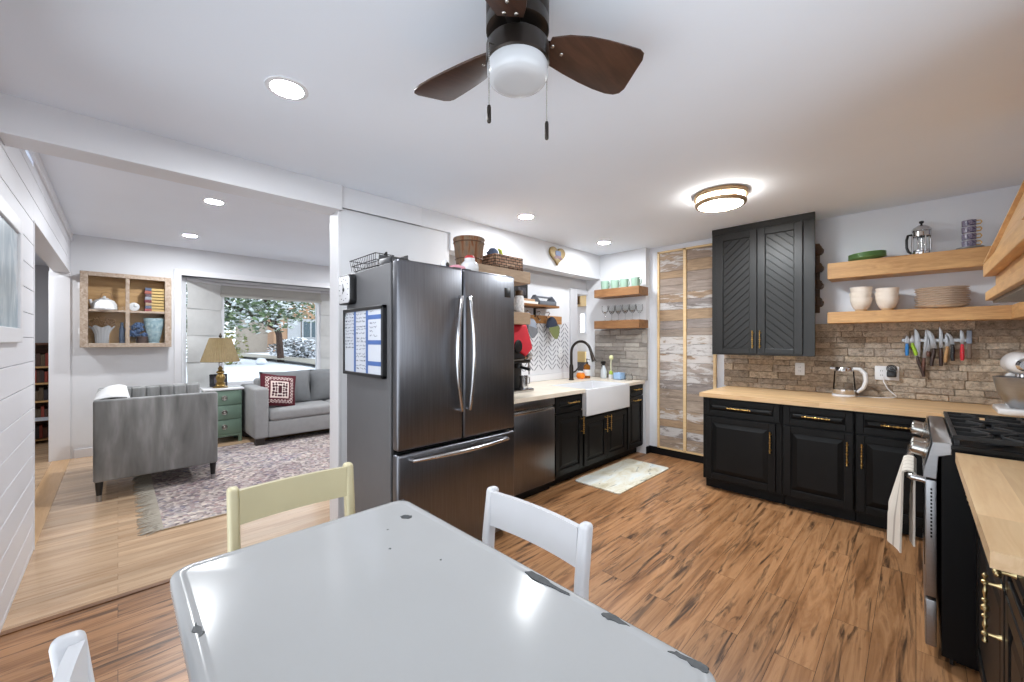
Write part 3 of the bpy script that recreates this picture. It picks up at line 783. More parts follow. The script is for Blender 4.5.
# square clock with rounded corners
t = thing('wall_clock', 'small square white clock with black casing on the fridge side', 'clock', (1.055, 2.60, 1.60))
def rrect(w, h, r, n=6):
    o = []
    for cx_, cy_, a0 in ((w/2-r,h/2-r,0),(-w/2+r,h/2-r,90),(-w/2+r,-h/2+r,180),(w/2-r,-h/2+r,270)):
        for i in range(n+1):
            a = radians(a0+90*i/n); o.append((cx_+r*cos(a), cy_+r*sin(a)))
    return o
MC = axes((1.081, 2.595, 1.69), (0,-1,0), (0,0,1))   # local z = -X
MB(MC).prism(rrect(0.19,0.19,0.03), 0.0, 0.042, 0.004).build('casing', BLKPL, t)
MB(MC).prism(rrect(0.172,0.172,0.026), 0.038, 0.045, 0.001).build('dial', pm('clock_dial', (205,205,208), 0.4, var=0.01), t)
m = MB(MC)
for i in range(12):
    a = i*pi/6; m.box(-0.004, 0.004, -0.003, 0.003, 0.045, 0.0462, M=T(0.068*cos(a), 0.068*sin(a), 0))
m.box(-0.003, 0.003, -0.01, 0.04, 0.046, 0.0475, M=RZ(0.3)).box(-0.002, 0.002, -0.03, 0.012, 0.0475, 0.0485, M=RZ(-0.5)).lathe([(0,0.049),(0.012,0.049),(0.012,0.046)], n=14)
m.build('clock_hand', BLKPL, t)
t = thing('kitchen_timer', 'tiny white thermometer stuck to the fridge below the clock', 'thermometer', (1.07, 2.62, 1.48))
MT = axes((1.081, 2.628, 1.525), (0,-1,0), (0,0,1))
MB(MT).prism(rrect(0.06,0.07,0.014), 0.0, 0.02, 0.003).build('casing', WHITEP, t)
MB(MT).prism(rrect(0.034,0.028,0.004), 0.02, 0.0212, M=T(0,0.008,0)).build('display', pm('lcd_grey', (86,92,96), 0.3), t)
# fridge top
WIRE = pm('dark_wire', (52,50,50), 0.4, 0.8)
t = thing('wire_basket', 'low dark wire basket on the back corner of the fridge top', 'basket', (1.155, 2.45, 1.80))
m = MB(); bx0, bx1, by0, by1 = 1.095, 1.215, 2.27, 2.64
for z, g in ((1.818, 0.02), (1.852, 0.009), (1.888, 0.0)):
    m.tube([(bx0+g,by0+g,z),(bx1-g,by0+g,z),(bx1-g,by1-g,z),(bx0+g,by1-g,z)], 0.0028, 6, closed=True)
def wires(a, b_, nn):
    for i in range(nn+1):
        s = i/nn; x = a[0]+(b_[0]-a[0])*s; y = a[1]+(b_[1]-a[1])*s
        gx = (bx0+bx1)/2-x; gy = (by0+by1)/2-y; l_ = math.hypot(gx,gy)
        m.tube([(x,y,1.888),(x+gx/l_*0.02,y+gy/l_*0.02,1.818)], 0.0016, 5)
wires((bx0,by0),(bx0,by1),14); wires((bx1,by0),(bx1,by1),14); wires((bx0,by0),(bx1,by0),5); wires((bx0,by1),(bx1,by1),5)
for i in range(1,9): m.tube([(bx0+0.02,by0+0.041*i,1.818),(bx1-0.02,by0+0.041*i,1.818)], 0.0016, 5)
m.build('wire_frame', WIRE, t)
m = MB(); m.tube([(1.155,2.27,1.885),(1.155,2.25,1.895),(1.155,2.245,1.86),(1.155,2.255,1.84)], 0.007, 8); m.build('handle', BLKPL, t)
t = thing('metal_tray', 'small dark metal tray standing in front of the wire basket', 'tray', (1.155, 2.16, 1.80))
m = MB(); m.box(1.10, 1.21, 2.09, 2.235, 1.801, 1.808, 0.002).box(1.10, 1.106, 2.09, 2.235, 1.805, 1.842, 0.002).box(1.204, 1.21, 2.09, 2.235, 1.805, 1.862, 0.002).box(1.10, 1.21, 2.229, 2.235, 1.805, 1.872, 0.002).box(1.10, 1.21, 2.09, 2.096, 1.805, 1.842, 0.002)
m.build('tray_body', pm('tray_grey', (90,90,92), 0.35, 0.8), t)
BARK = NT('rusty_bark'); v = BARK.coords((7,7,1.0)); f = BARK.noise(v, 3.2, 7, 0.7, 0.8)
BARK.col(BARK.ramp(f, [(0.28,s2l((50,36,28))),(0.42,s2l((126,74,40))),(0.5,s2l((136,108,84))),(0.62,s2l((108,94,82))),(0.75,s2l((66,48,38)))])); BARK.set(0.8); BARK.bump(f, 0.5, 0.006)
t = thing('wooden_bucket', 'tall rustic brown wooden bucket on top of the fridge', 'bucket', (1.93, 2.42, 1.932))
bc = (1.925, 2.42, 1.933)
MB().lathe([(0,0),(0.094,0),(0.098,0.01),(0.120,0.195),(0.124,0.202),(0.121,0.212),(0.112,0.212),(0.108,0.195),(0.088,0.02),(0,0.018)], bc, 28).build('tub', BARK.m, t)
m = MB()
for z, r in ((0.175,0.1182),(0.05,0.1035)): m.tube([(bc[0]+r*cos(a*pi/16), bc[1]+r*sin(a*pi/16), bc[2]+z) for a in range(32)], 0.004, 6, closed=True)
m.build('hoop', pm('rusty_hoop', (98,70,50), 0.6, 0.5), t)
t = thing('cookie_jar', 'small white ceramic jar with red lid on the fridge top', 'jar', (1.70, 2.13, 1.812))
jc = (1.70, 2.13, 1.814)
MB().lathe([(0,0),(0.05,0),(0.06,0.012),(0.062,0.04),(0.058,0.065),(0.045,0.08),(0.036,0.088),(0.036,0.105),(0,0.105)], jc, 24).build('pot', CERAM, t)
MB().lathe([(0,0.104),(0.034,0.104),(0.036,0.112),(0.026,0.124),(0,0.128)], jc, 20).build('lid', pm('red_lid', (196,60,62), 0.4), t)
t = thing('pig_figurine', 'small pink and white figurine lying beside the white jar on the fridge', 'figurine', (1.56, 2.14, 1.812))
MB().sphere((1.60,2.13,1.838), (0.075,0.035,0.024), jitter=0.15).build('body', pm('pink_glaze', (226,160,176), 0.35), t)
m = MB().sphere((1.51,2.15,1.852), (0.030,0.028,0.034), jitter=0.1); m.build('head', CERAM, t)
MB().sphere((1.512,2.122,1.852), (0.014,0.008,0.016)).build('nose', BLKPL, t)
# woven basket with odds and ends
def weave(name, a, b_):
    k = NT(name); v = k.coords((1,1,1)); wv = k.n('ShaderNodeTexBrick'); wv.inputs['Scale'].default_value = 1; wv.inputs['Brick Width'].default_value = 0.05; wv.inputs['Row Height'].default_value = 0.022; wv.inputs['Mortar Size'].default_value = 0.003
    sp = k.n('ShaderNodeSeparateXYZ'); cb = k.n('ShaderNodeCombineXYZ'); k.l(v, sp.inputs[0]); k.l(k.math('ADD', sp.outputs[0], sp.outputs[1]), cb.inputs[0]); k.l(sp.outputs[2], cb.inputs[1]); k.l(cb.outputs[0], wv.inputs['Vector'])
    for i, x in ((1,s2l(a)),(2,s2l(b_)),(3,(0.02,0.014,0.01))): wv.inputs[i].default_value = (*x,1)
    k.col(wv.outputs['Color']); k.set(0.7); k.bump(wv.outputs['Fac'], -0.6, 0.004); return k.m
t = thing('woven_basket', 'brown woven basket on the shelf behind the fridge top', 'basket', (2.17, 2.44, 1.933))
m = MB(); x0,x1,y0,y1,z0,z1 = 2.065,2.375,2.275,2.60,1.933,2.030
m.box(x0,x1,y0,y0+0.014,z0,z1,0.005).box(x0,x1,y1-0.014,y1,z0,z1,0.005).box(x0,x0+0.014,y0,y1,z0,z1,0.005).box(x1-0.014,x1,y0,y1,z0,z1,0.005).box(x0,x1,y0,y1,z0,z0+0.012)
m.build('basket_body', weave('wicker', (150,112,88), (190,158,132)), t)
MB().tube([(x0+.007,y0+.007,z1),(x1-.007,y0+.007,z1),(x1-.007,y1-.007,z1),(x0+.007,y1-.007,z1)], 0.01, 8, closed=True).build('rim', weave('wicker_rim', (120,84,62), (160,124,98)), t)
tag(MB().sphere((2.15,2.40,2.055), (0.045,0.05,0.055), jitter=0.3, seed=3).build('folded_cloth', pm('slate_blue_cloth', (92,106,132), 0.9), base=(2.15,2.40,2.0)), 'slate blue bundle poking out of the woven basket', 'cloth')
tag(MB().tube([(2.235,2.38,1.99),(2.235,2.385,2.06),(2.225,2.39,2.10),(2.205,2.39,2.11)], [0.014,0.016,0.015,0.008], 10).build('spray_bottle', pm('yellow_green', (196,206,84), 0.5), base=(2.235,2.38,1.99)), 'yellow green bottle neck standing in the woven basket', 'bottle')
# jar, red bundle, coffee machine right of the fridge
t = thing('storage_jar', 'white patterned jar with brown lid between the greyish shelf ends', 'jar', (2.36, 2.40, 1.595))
MB().lathe([(0,0),(0.038,0),(0.042,0.01),(0.042,0.12),(0.034,0.14),(0,0.14)], (2.385,2.33,1.596), 20).build('pot', pm('white_speckle', (224,222,220), 0.35, var=0.2, nscale=60), t)
MB().lathe([(0,0.14),(0.034,0.14),(0.034,0.178),(0.03,0.184),(0,0.184)], (2.385,2.33,1.596), 18).build('lid', DKW, t)
t = thing('tote_bag', 'red and black bag hanging under the greyish shelf beside the fridge', 'bag', (2.42, 2.36, 1.25))
RED = pm('red_fabric', (202,42,56), 0.75, var=0.12, nscale=9, bump=0.2, bscale=14)
pl = [(-0.12,0.16),(-0.12,-0.02),(-0.02,-0.06),(0.08,-0.11),(0.165,-0.04),(0.155,0.0),(0.095,0.15),(0.08,0.17)]
MB(axes((2.42,2.42,1.335),(1,0,0),(0,0,1))).prism(pl, 0.0, 0.07, 0.022, seg=3).build('bag_body', RED, t)
pl = [(-0.12,-0.02),(-0.13,-0.14),(0.06,-0.14),(0.08,-0.11),(-0.02,-0.06)]
MB(axes((2.42,2.425,1.335),(1,0,0),(0,0,1))).prism(pl, 0.0, 0.072, 0.02, seg=3).build('bag_bottom', BLKPL, t)
MB(axes((2.42,2.35,1.335),(1,0,0),(0,0,1))).prism([(0.045*cos(a*pi/8)-0.03,0.055*sin(a*pi/8)-0.02) for a in range(16)], 0.0, 0.012, 0.004).build('pocket', BLKPL, t)
MB().tube([(2.50,2.40,1.49),(2.515,2.40,1.46),(2.57,2.40,1.36)], 0.008, 8).tube([(2.36,2.40,1.496),(2.36,2.40,1.46)], 0.006, 8).build('strap', BLKPL, t)
t = thing('coffee_machine', 'black and chrome espresso machine on the counter beside the fridge', 'coffee machine', (2.65, 2.65, ZC))
cx0, cx1, cy0, cy1 = 2.50, 2.76, 2.52, 2.84
MB().box(cx0, cx1, cy0+0.14, cy1, ZC+0.015, ZC+0.355, 0.01).box(cx0, cx1, cy0+0.02, cy1, ZC+0.27, ZC+0.355, 0.01).build('housing', BLKPL, t)
MB().box(cx0-0.002, cx1+0.002, cy0+0.015, cy1, ZC+0.352, ZC+0.366, 0.004).box(cx0, cx1, cy0+0.005, cy0+0.022, ZC+0.30, ZC+0.35, 0.004).box(cx0, cx0+0.012, cy0+0.02, cy0+0.15, ZC+0.02, ZC+0.28).build('chrome_trim', CHROME, t)
MB().prism([(cx0+0.0,cy0+0.02),(cx1+0.04,cy0+0.02),(cx1+0.06,cy0+0.06),(cx1+0.06,cy0+0.12),(cx1+0.02,cy0+0.18),(cx0,cy0+0.18)], ZC, ZC+0.028, 0.006).build('drip_tray', STEELH, t)
MB().cyl((2.66,cy0+0.09,ZC+0.27),(2.66,cy0+0.09,ZC+0.225),0.035).tube([(2.66,cy0+0.08,ZC+0.235),(2.69,cy0-0.03,ZC+0.215)],[0.012,0.016],10).build('portafilter', BLKPL, t)
MB().tube([(2.735,cy0+0.06,ZC+0.29),(2.76,cy0+0.05,ZC+0.27),(2.765,cy0+0.05,ZC+0.16)],0.007,8).build('steam_wand', CHROME, t)
t = thing('milk_jug', 'small steel milk jug standing on the coffee machine tray', 'jug', (2.74, 2.60, ZC+0.028))
MB().lathe([(0,0),(0.042,0),(0.044,0.01),(0.038,0.075),(0.042,0.12),(0.040,0.12),(0.036,0.075),(0.04,0.012),(0,0.008)], (2.73,2.605,ZC+0.029), 22).build('jug_body', STEELH, t)
MB().tube([(2.77,2.605,ZC+0.135),(2.808,2.605,ZC+0.125),(2.808,2.605,ZC+0.07),(2.77,2.605,ZC+0.06)],0.006,8).build('handle', STEELH, t)
# heart plaque
def heart(w, h, n=40):
    o = []
    for i in range(n):
        a = 2*pi*i/n; x = 16*sin(a)**3; y = 13*cos(a)-5*cos(2*a)-2*cos(3*a)-cos(4*a)
        o.append((x/32*w, (y+2.5)/29*h))
    return o
t = thing('heart_plaque', 'gold heart shaped plaque with a blue and red picture above the sink recess', 'wall decoration', (3.61, 2.92, 2.22))
MH = axes((3.61, 2.929, 2.335), (1,0,0), (0,0,1))   # local z = -Y
MB(MH).prism(heart(0.28,0.21), 0.0, 0.03, 0.008).build('heart_board', pm('gilded_wood', (146,124,82), 0.45, 0.2, var=0.15, nscale=9), t)
MB(MH).prism(rrect(0.10,0.055,0.015), 0.03, 0.034, M=T(0,0.035,0)).build('blue_motif', pm('blue_motif', (66,88,132), 0.5, var=0.2, nscale=30), t)
MB(MH).prism([(-0.075,-0.03),(-0.05,0.005),(0.05,0.005),(0.075,-0.03),(0.04,-0.035),(0,-0.02),(-0.04,-0.035)], 0.03, 0.034).build('red_motif', pm('red_motif', (104,58,64), 0.5, var=0.25, nscale=30), t)
# bracket shelf, hooks, caps
t = thing('bracket_shelf', 'slim wooden shelf on black brackets inside the sink recess', 'shelf', (3.55, 3.05, 1.72))
MB().box(3.02, 3.70, 2.95, 3.147, 1.745, 1.770, 0.003).build('board', wood('bracket_board', (150,104,62), (104,68,38), (0.9,6,6), 4, 0.5), t, smooth=False)
for x in (3.14, 3.47):
    MB().box(x-0.012, x+0.012, 3.125, 3.147, 1.64, 1.745, 0.002).box(x-0.012, x+0.012, 2.97, 3.147, 1.737, 1.745, 0.002).build('bracket', BLKPL, t, smooth=False)
t = thing('photo_frame', 'small black framed picture standing on the slim bracket shelf', 'picture frame', (3.15, 3.06, 1.83))
MP = axes((3.15, 3.07, 1.8245), (1,0,0), (0,0,1))
MB(MP).prism(rrect(0.20,0.17,0.006), 0, 0.03, 0.003, M=T(0,0.085,0)).build('frame', BLKPL, t, smooth=False)
MB(MP).prism([(-0.06,-0.04),(0.06,-0.04),(0.06,0.04),(-0.06,0.04)], 0.03, 0.0315, M=T(0.01,0.085,0)).build('picture', pm('dark_print', (70,70,76), 0.3, var=0.7, nscale=25), t, smooth=False)
BK = [((232,228,220),'white flat book lying under the small black framed picture'), ((170,136,106),'tan flat book lying on the slim bracket shelf, topmost of two')]
tag(MB().box(3.05,3.34,2.965,3.125,1.771,1.797,0.003).build('book', pm('book_white',BK[0][0],0.6), smooth=False), BK[0][1], 'book', 'books on the bracket shelf')
tag(MB().box(3.06,3.30,2.975,3.125,1.798,1.823,0.003).build('book', pm('book_tan',BK[1][0],0.6), smooth=False), BK[1][1], 'book', 'books on the bracket shelf')
t = thing('storage_caddy', 'grey caddy with a carrying bar on the slim bracket shelf', 'caddy', (3.51, 3.05, 1.771))
GRY = pm('slate_grey', (104,108,116), 0.6)
m = MB(); m.box(3.36,3.66,2.965,2.975,1.771,1.815,0.002).box(3.36,3.66,3.115,3.125,1.771,1.815,0.002).box(3.36,3.66,2.965,3.125,1.771,1.778)
for x in (3.36, 3.65): m.prism([(2.965,1.771),(3.125,1.771),(3.125,1.815),(3.065,1.885),(3.025,1.885),(2.965,1.815)], x, x+0.01, M=axes((0,0,0),(0,1,0),(0,0,1)))
m.build('box', GRY, t, smooth=False)
MB().cyl((3.36,3.045,1.868),(3.66,3.045,1.868),0.011).build('handle', GRY, t)
t = thing('hook_rail', 'wooden rail with metal hooks above the herringbone tiles', 'hook rail', (3.55, 3.13, 1.565))
MB().box(3.10, 3.97, 3.128, 3.148, 1.57, 1.665, 0.003).build('rail', wood('rail_pine', (196,146,92), (150,102,58), (0.9,6,6), 4, 0.5), t, smooth=False)
for x in (3.30, 3.50, 3.67):
    MB().tube([(x,3.128,1.70),(x,3.085,1.705),(x,3.075,1.69),(x,3.10,1.66),(x,3.125,1.65),(x,3.085,1.60),(x,3.07,1.615)], 0.006, 8).build('hook', CHROME, t)
def cap(name, label, x, z, mc, mb_, s=1.0, rot=0.3):
    t = thing(name, label, 'cap', (x, 3.06, z-0.2), 'caps on the hook rail')
    M = T(x, 3.06, z) @ RY(rot)
    MB(M).grid(lambda u,v: (0.10*s*cos(2*pi*u)*cos(v*pi/2*0.98), 0.04*sin(2*pi*u)*cos(v*pi/2*0.98), -0.03+0.12*s*sin(v*pi/2)), 24, 8, thick=0.003).build('crown', mc, t)
    MB(M).grid(lambda u,v: (0.095*s*(2*u-1), -0.03-0.01*v-0.012*(1-(2*u-1)**2), -0.03-0.15*s*v*(1-(2*u-1)**2*0.75)), 14, 8, thick=0.004).build('brim', mb_, t)
cap('baseball_cap', 'navy cap with olive brim hanging on the hook rail', 3.69, 1.56, pm('navy_cloth',(38,44,60),0.9), pm('olive_cloth',(104,110,66),0.9), 1.0, -0.15)
cap('baseball_cap', 'light grey cap hanging on the hook rail beside the shelf end', 3.33, 1.545, pm('grey_cloth',(140,146,158),0.9), pm('grey_cloth_dark',(106,106,110),0.9), 0.85, 0.25)
# outlet on the tile
def outlet(name, label, M, w=0.075, h=0.118, toggles=1, sw=False):
    t = thing(name, label, 'wall outlet', M @ Vector((0,0,0)))
    MB(M).prism(rrect(w*toggles if toggles>1 else w, h, 0.006), 0, 0.006, 0.002).build('cover_plate', WHITEP, t)
    for k in range(toggles):
        dx = (k-(toggles-1)/2)*w*0.85
        MB(M).prism(rrect(0.034,0.068,0.006), 0.006, 0.008, M=T(dx,0,0)).build('socket', WHITEP, t)
    m = MB(M)
    for k in range(toggles):
        dx = (k-(toggles-1)/2)*w*0.85
        for zz in (-0.018, 0.018):
            for xx in (-0.006, 0.006): m.box(dx+xx-0.0012, dx+xx+0.0012, zz-0.005, zz+0.005, 0.008, 0.0085)
    m.build('slot', DARKIN, t, smooth=False)
    return t
outlet('wall_outlet', 'white outlet plate on the herringbone tiles', axes((3.95, 3.137, 1.22), (1,0,0), (0,0,1)))
outlet('wall_outlet', 'white outlet plate on the stone below the black wall cabinet', axes((4.594, 0.772, 1.095), (0,-1,0), (0,0,1)))
outlet('wall_outlet', 'double white outlet plate with a black plug on the stone wall', axes((4.594, 0.172, 1.09), (0,-1,0), (0,0,1)), toggles=2)
t = thing('plug_adapter', 'black round plug adapter in the right half of the double outlet', 'plug', (4.56, 0.14, 1.08))
MP = axes((4.585, 0.142, 1.085), (0,-1,0), (0,0,1))
MB(MP).prism(rrect(0.06,0.05,0.01), 0, 0.04, 0.004).build('plug_body', BLKPL, t)
m = MB(MP)
for r in (0.03, 0.022): m.tube([(r*cos(a*pi/10), 0.045+r*sin(a*pi/10), 0.03) for a in range(20)], 0.0035, 6, closed=True)
m.lathe([(0,0.02),(0.016,0.02),(0.016,0.035),(0,0.037)], (0,0.045,0), 14)
m.build('wire_ring', BLKPL, t)
m = MB(); m.tube([(4.565,0.195,1.06),(4.55,0.19,1.02),(4.535,0.165,0.965),(4.53,0.13,0.925),(4.525,0.11,0.905),(4.52,0.14,0.893),(4.50,0.22,0.889),(4.49,0.33,0.889),(4.48,0.36,0.889)], 0.004, 8)
tag(m.build('power_cord', WHITEP, base=(4.52,0.2,ZC)), 'white power cord from the double outlet to the kettle', 'cord')
# ------------------------------------------------------------------ things round the sink
CLEAR = glass('clear_glass', (0.98,0.985,0.985), 0.0, 1.15); CLEARG = glass('clear_glass_cool', (0.985,0.99,0.99), 0.0, 1.14)
AMBER = NT('amber_glass'); AMBER.col(s2l((170,104,30))); AMBER.set(0.1); AMBER.b.inputs['Transmission Weight'].default_value = 0.5
t = thing('soap_bottle', 'amber soap bottle with black pump and white label behind the sink', 'bottle', (4.27, 2.96, ZC))
p = (4.255, 2.95, ZC+0.001)
MB().lathe([(0,0),(0.042,0),(0.045,0.006),(0.045,0.15),(0.036,0.168),(0.016,0.18),(0.016,0.19),(0,0.19)], p, 22).build('glass_body', AMBER.m, t)
MB().lathe([(0.0456,0.035),(0.0462,0.036),(0.0462,0.11),(0.0456,0.111)], p, 22).build('paper_label', WHITEP, t)
MB().lathe([(0,0.185),(0.018,0.185),(0.018,0.205),(0.006,0.207),(0.006,0.235),(0.013,0.237),(0.013,0.248),(0,0.248)], p, 14).tube([(p[0],p[1],p[2]+0.243),(p[0]-0.01,p[1]-0.045,p[2]+0.24),(p[0]-0.01,p[1]-0.05,p[2]+0.23)],0.004,6).build('pump', BLKPL, t)
t = thing('orange_pot', 'small round orange pot behind the sink beside the amber bottle', 'pot', (4.10, 2.98, ZC))
MB().lathe([(0,0),(0.038,0),(0.054,0.02),(0.056,0.045),(0.046,0.07),(0.03,0.076),(0.028,0.07),(0,0.066)], (4.15,2.97,ZC+0.001), 22).build('pot_body', pm('orange_glaze', (238,134,28), 0.3), t)
MB().lathe([(0,0.067),(0.03,0.077),(0.018,0.085),(0,0.09)], (4.15,2.97,ZC+0.001), 18).build('lid', pm('pale_lid', (222,214,200), 0.4), t)
t = thing('spray_bottle', 'clear spray bottle with black trigger head in the sink corner', 'bottle', (4.40, 2.82, ZC))
p = (4.40, 2.795, ZC+0.001)
MB().lathe([(0,0),(0.036,0),(0.038,0.006),(0.038,0.10),(0.018,0.15),(0.015,0.165),(0,0.165)], p, 20).build('bottle_body', pm('pale_plastic', (206,214,220), 0.2), t)
MB().lathe([(0,0.165),(0.018,0.165),(0.018,0.185),(0,0.185)], p, 14).box(p[0]-0.05,p[0]+0.03,p[1]-0.014,p[1]+0.014,p[2]+0.185,p[2]+0.218,0.006).tube([(p[0]-0.03,p[1],p[2]+0.19),(p[0]-0.045,p[1],p[2]+0.15)],0.005,6).build('trigger_head', BLKPL, t)
t = thing('dish_brush', 'white and green dish brush standing in its holder by the sink', 'brush', (4.42, 2.72, ZC))
p = (4.41, 2.695, ZC+0.001)
MB().lathe([(0,0),(0.03,0),(0.032,0.004),(0.028,0.055),(0.024,0.055),(0,0.05)], p, 18).build('holder', WHITEP, t)
GRN = pm('lime_plastic', (174,196,78), 0.4)
MB().lathe([(0,0.05),(0.022,0.055),(0.024,0.085),(0.014,0.10),(0,0.10)], p, 16).build('cap_ring', GRN, t)
MB().tube([(p[0],p[1],p[2]+0.09),(p[0],p[1]+0.002,p[2]+0.19),(p[0],p[1]-0.004,p[2]+0.25)],[0.006,0.007,0.009],10).build('handle', pm('cream_plastic', (230,228,196), 0.4), t)
MB().sphere((p[0],p[1]-0.004,p[2]+0.265),(0.030,0.026,0.033)).build('brush_head', pm('cream_bristle', (226,226,172), 0.8, bump=0.5, bscale=300), t)
t = thing('blue_tub', 'pale blue square tub by the stone corner of the sink', 'tub', (4.41, 2.58, ZC))
m = MB(); q=(4.40,2.575)
for a,b_,c_,d in ((-.05,.05,-.05,-.046),(-.05,.05,.046,.05),(-.05,-.046,-.05,.05),(.046,.05,-.05,.05)): m.box(q[0]+a,q[0]+b_,q[1]+c_,q[1]+d,ZC+0.001,ZC+0.085,0.0015)
m.box(q[0]-.05,q[0]+.05,q[1]-.05,q[1]+.05,ZC+0.001,ZC+0.008); m.box(q[0]-.054,q[0]+.054,q[1]-.054,q[1]-.046,ZC+0.078,ZC+0.086,0.002)
m.build('tub_body', pm('baby_blue', (158,190,226), 0.4), t)
t = thing('glass_jar', 'low clear glass jar at the end of the sink counter', 'jar', (4.40, 2.45, ZC))
p=(4.40,2.445,ZC+0.001)
MB().lathe([(0,0),(0.04,0),(0.046,0.01),(0.046,0.05),(0.034,0.066),(0.034,0.072),(0.030,0.072),(0.042,0.048),(0.042,0.012),(0,0.006)], p, 22).build('jar_body', CLEARG, t)
MB().lathe([(0,0.071),(0.036,0.071),(0.036,0.082),(0.012,0.086),(0.012,0.1),(0,0.102)], p, 18).build('lid', CLEARG, t)
# mint mugs (four) and wine glasses (five)
MINT = pm('mint_glaze', (138,164,148), 0.3, var=0.04)
def mug(x, y, z, label, rot, first=[None]):
    if first[0] is None:
        t = thing('mug', label, 'mug', (x,y,z), 'mint mugs'); 
        MB().lathe([(0,0),(0.042,0),(0.048,0.006),(0.053,0.10),(0.053,0.106),(0.049,0.106),(0.044,0.012),(0,0.008)], (x,y,z), 26).build('cup', MINT, t)
        MB().tube([(x+0.047,y,z+0.088),(x+0.070,y,z+0.088),(x+0.081,y,z+0.070),(x+0.081,y,z+0.043),(x+0.068,y,z+0.026),(x+0.044,y,z+0.024)], 0.0065, 8).build('handle', MINT, t)
        first[0] = t; t.rotation_euler = (0,0,rot); return t
    return dup(first[0], (x,y,z), label, rot)
for y, lb, r_ in ((2.765,'mint mug farthest left on the brown shelf','x'),(2.625,'second mint mug from the left on the brown shelf','x'),(2.495,'third mint mug from the left on the brown shelf','x'),(2.345,'mint mug at the right end of the brown shelf showing its handle','x')):
    mug(4.385, y, 2.006, lb, radians(-100))
def wine(x, y, z, label, first=[None]):
    if first[0] is None:
        t = thing('wine_glass', label, 'wine glass', (x,y,z), 'wine glasses on the lower brown shelf')
        MB().lathe([(0,0.086),(0.014,0.09),(0.034,0.115),(0.040,0.145),(0.036,0.19),(0.034,0.19),(0.038,0.145),(0.032,0.117),(0,0.094)], (x,y,z), 22).build('bowl', CLEARG, t)
        MB().lathe([(0,0),(0.032,0),(0.033,0.002),(0.008,0.007),(0.004,0.014),(0.004,0.08),(0.009,0.088),(0,0.088)], (x,y,z), 18).build('stem', CLEARG, t)
        first[0] = t; return t
    return dup(first[0], (x,y,z), label)
for i in range(5):
    wine(4.375, 2.76-i*0.095, 1.613, ('wine glass at the left end of the front row','second wine glass from the left in the front row','middle wine glass of the front row on the lower brown shelf','fourth wine glass from the left in the front row','wine glass at the right end of the front row')[i])
for i in range(5):
    wine(4.47, 2.72-i*0.095, 1.613, 'wine glass in the back row on the lower brown shelf against the wall')
# ------------------------------------------------------------------ crockery on the back wall shelves
CREAM = NT('cream_stoneware'); v = CREAM.coords(); f = CREAM.noise(v, 14, 4, 0.6)
CREAM.col(CREAM.ramp(f, [(0.35,s2l((226,214,200))),(0.65,s2l((242,232,220)))])); CREAM.set(0.4)
RIMC = pm('raw_clay', (206,176,140), 0.6)
def bowl(x, y, z, label, first=[None]):
    if first[0] is None:
        t = thing('bowl', label, 'bowl', (x,y,z), 'cream bowls on the plate shelf')
        MB().lathe([(0.034,0.012),(0.050,0.026),(0.063,0.055),(0.071,0.090),(0.073,0.112),(0.069,0.112),(0.067,0.090),(0.058,0.055),(0.045,0.030),(0,0.022)], (x,y,z), 28).build('bowl_body', CREAM.m, t)
        MB().lathe([(0,0),(0.034,0),(0.037,0.004),(0.040,0.016),(0.034,0.018),(0,0.018)], (x,y,z), 28).build('foot_ring', RIMC, t)
        first[0] = t; return t
    return dup(first[0], (x,y,z), label)
for (y, n, side) in ((0.327, 3, 'left'), (0.165, 3, 'right')):
    for k in range(n):
        bowl(4.475, y + (0.004 if k == 1 else 0), 1.610 + k*(0.045 if side == 'left' else 0.034),
             f'cream bowl, {("lowest","middle one","topmost")[k]} of the {side} stack on the plate shelf')
PLATE = pm('beige_stoneware', (236,224,212), 0.45, var=0.12, nscale=30); PLATERIM = pm('brown_rim', (186,160,136), 0.5)
def plate(x, y, z, label, grp, m_, m2, R_, nm, first={}):
    if nm not in first:
        t = thing('plate', label, 'plate', (x,y,z), grp)
        MB().lathe([(0,0),(R_*0.62,0),(R_*0.66,0.003),(R_*0.985,0.017),(R_*0.985,0.020),(R_*0.62,0.006),(0,0.005)], (x,y,z), 40).build('dish', m_, t)
        MB().lathe([(R_*0.984,0.0165),(R_,0.0180),(R_,0.0205),(R_*0.975,0.0205)], (x,y,z), 40).build('rim', m2, t)
        first[nm] = t; return t
    return dup(first[nm], (x,y,z), label)
for k in range(9):
    plate(4.475 + 0.004*math.sin(k*2.1), -0.137 + 0.004*math.cos(k*1.7), 1.611+k*0.0165, 'beige dinner plate lying on top of the plate stack' if k == 8 else 'beige brown rimmed dinner plate inside the stack on the plate shelf', 'stacked dinner plates', PLATE, PLATERIM, 0.145, 'a')
GP = pm('green_glaze', (124,168,106), 0.3, var=0.06)
for k in range(4):
    o = plate(4.49, 0.29, 2.034+k*0.011, ('green plate at the bottom of the tilted green stack','second green plate from below in the tilted green stack','third green plate from below in the tilted green stack','topmost green plate of the stack on the higher shelf')[k], 'green plates', GP, GP, 0.122, 'g')
    o.rotation_euler = (-0.055, 0, 0); o.location.z += 0.007
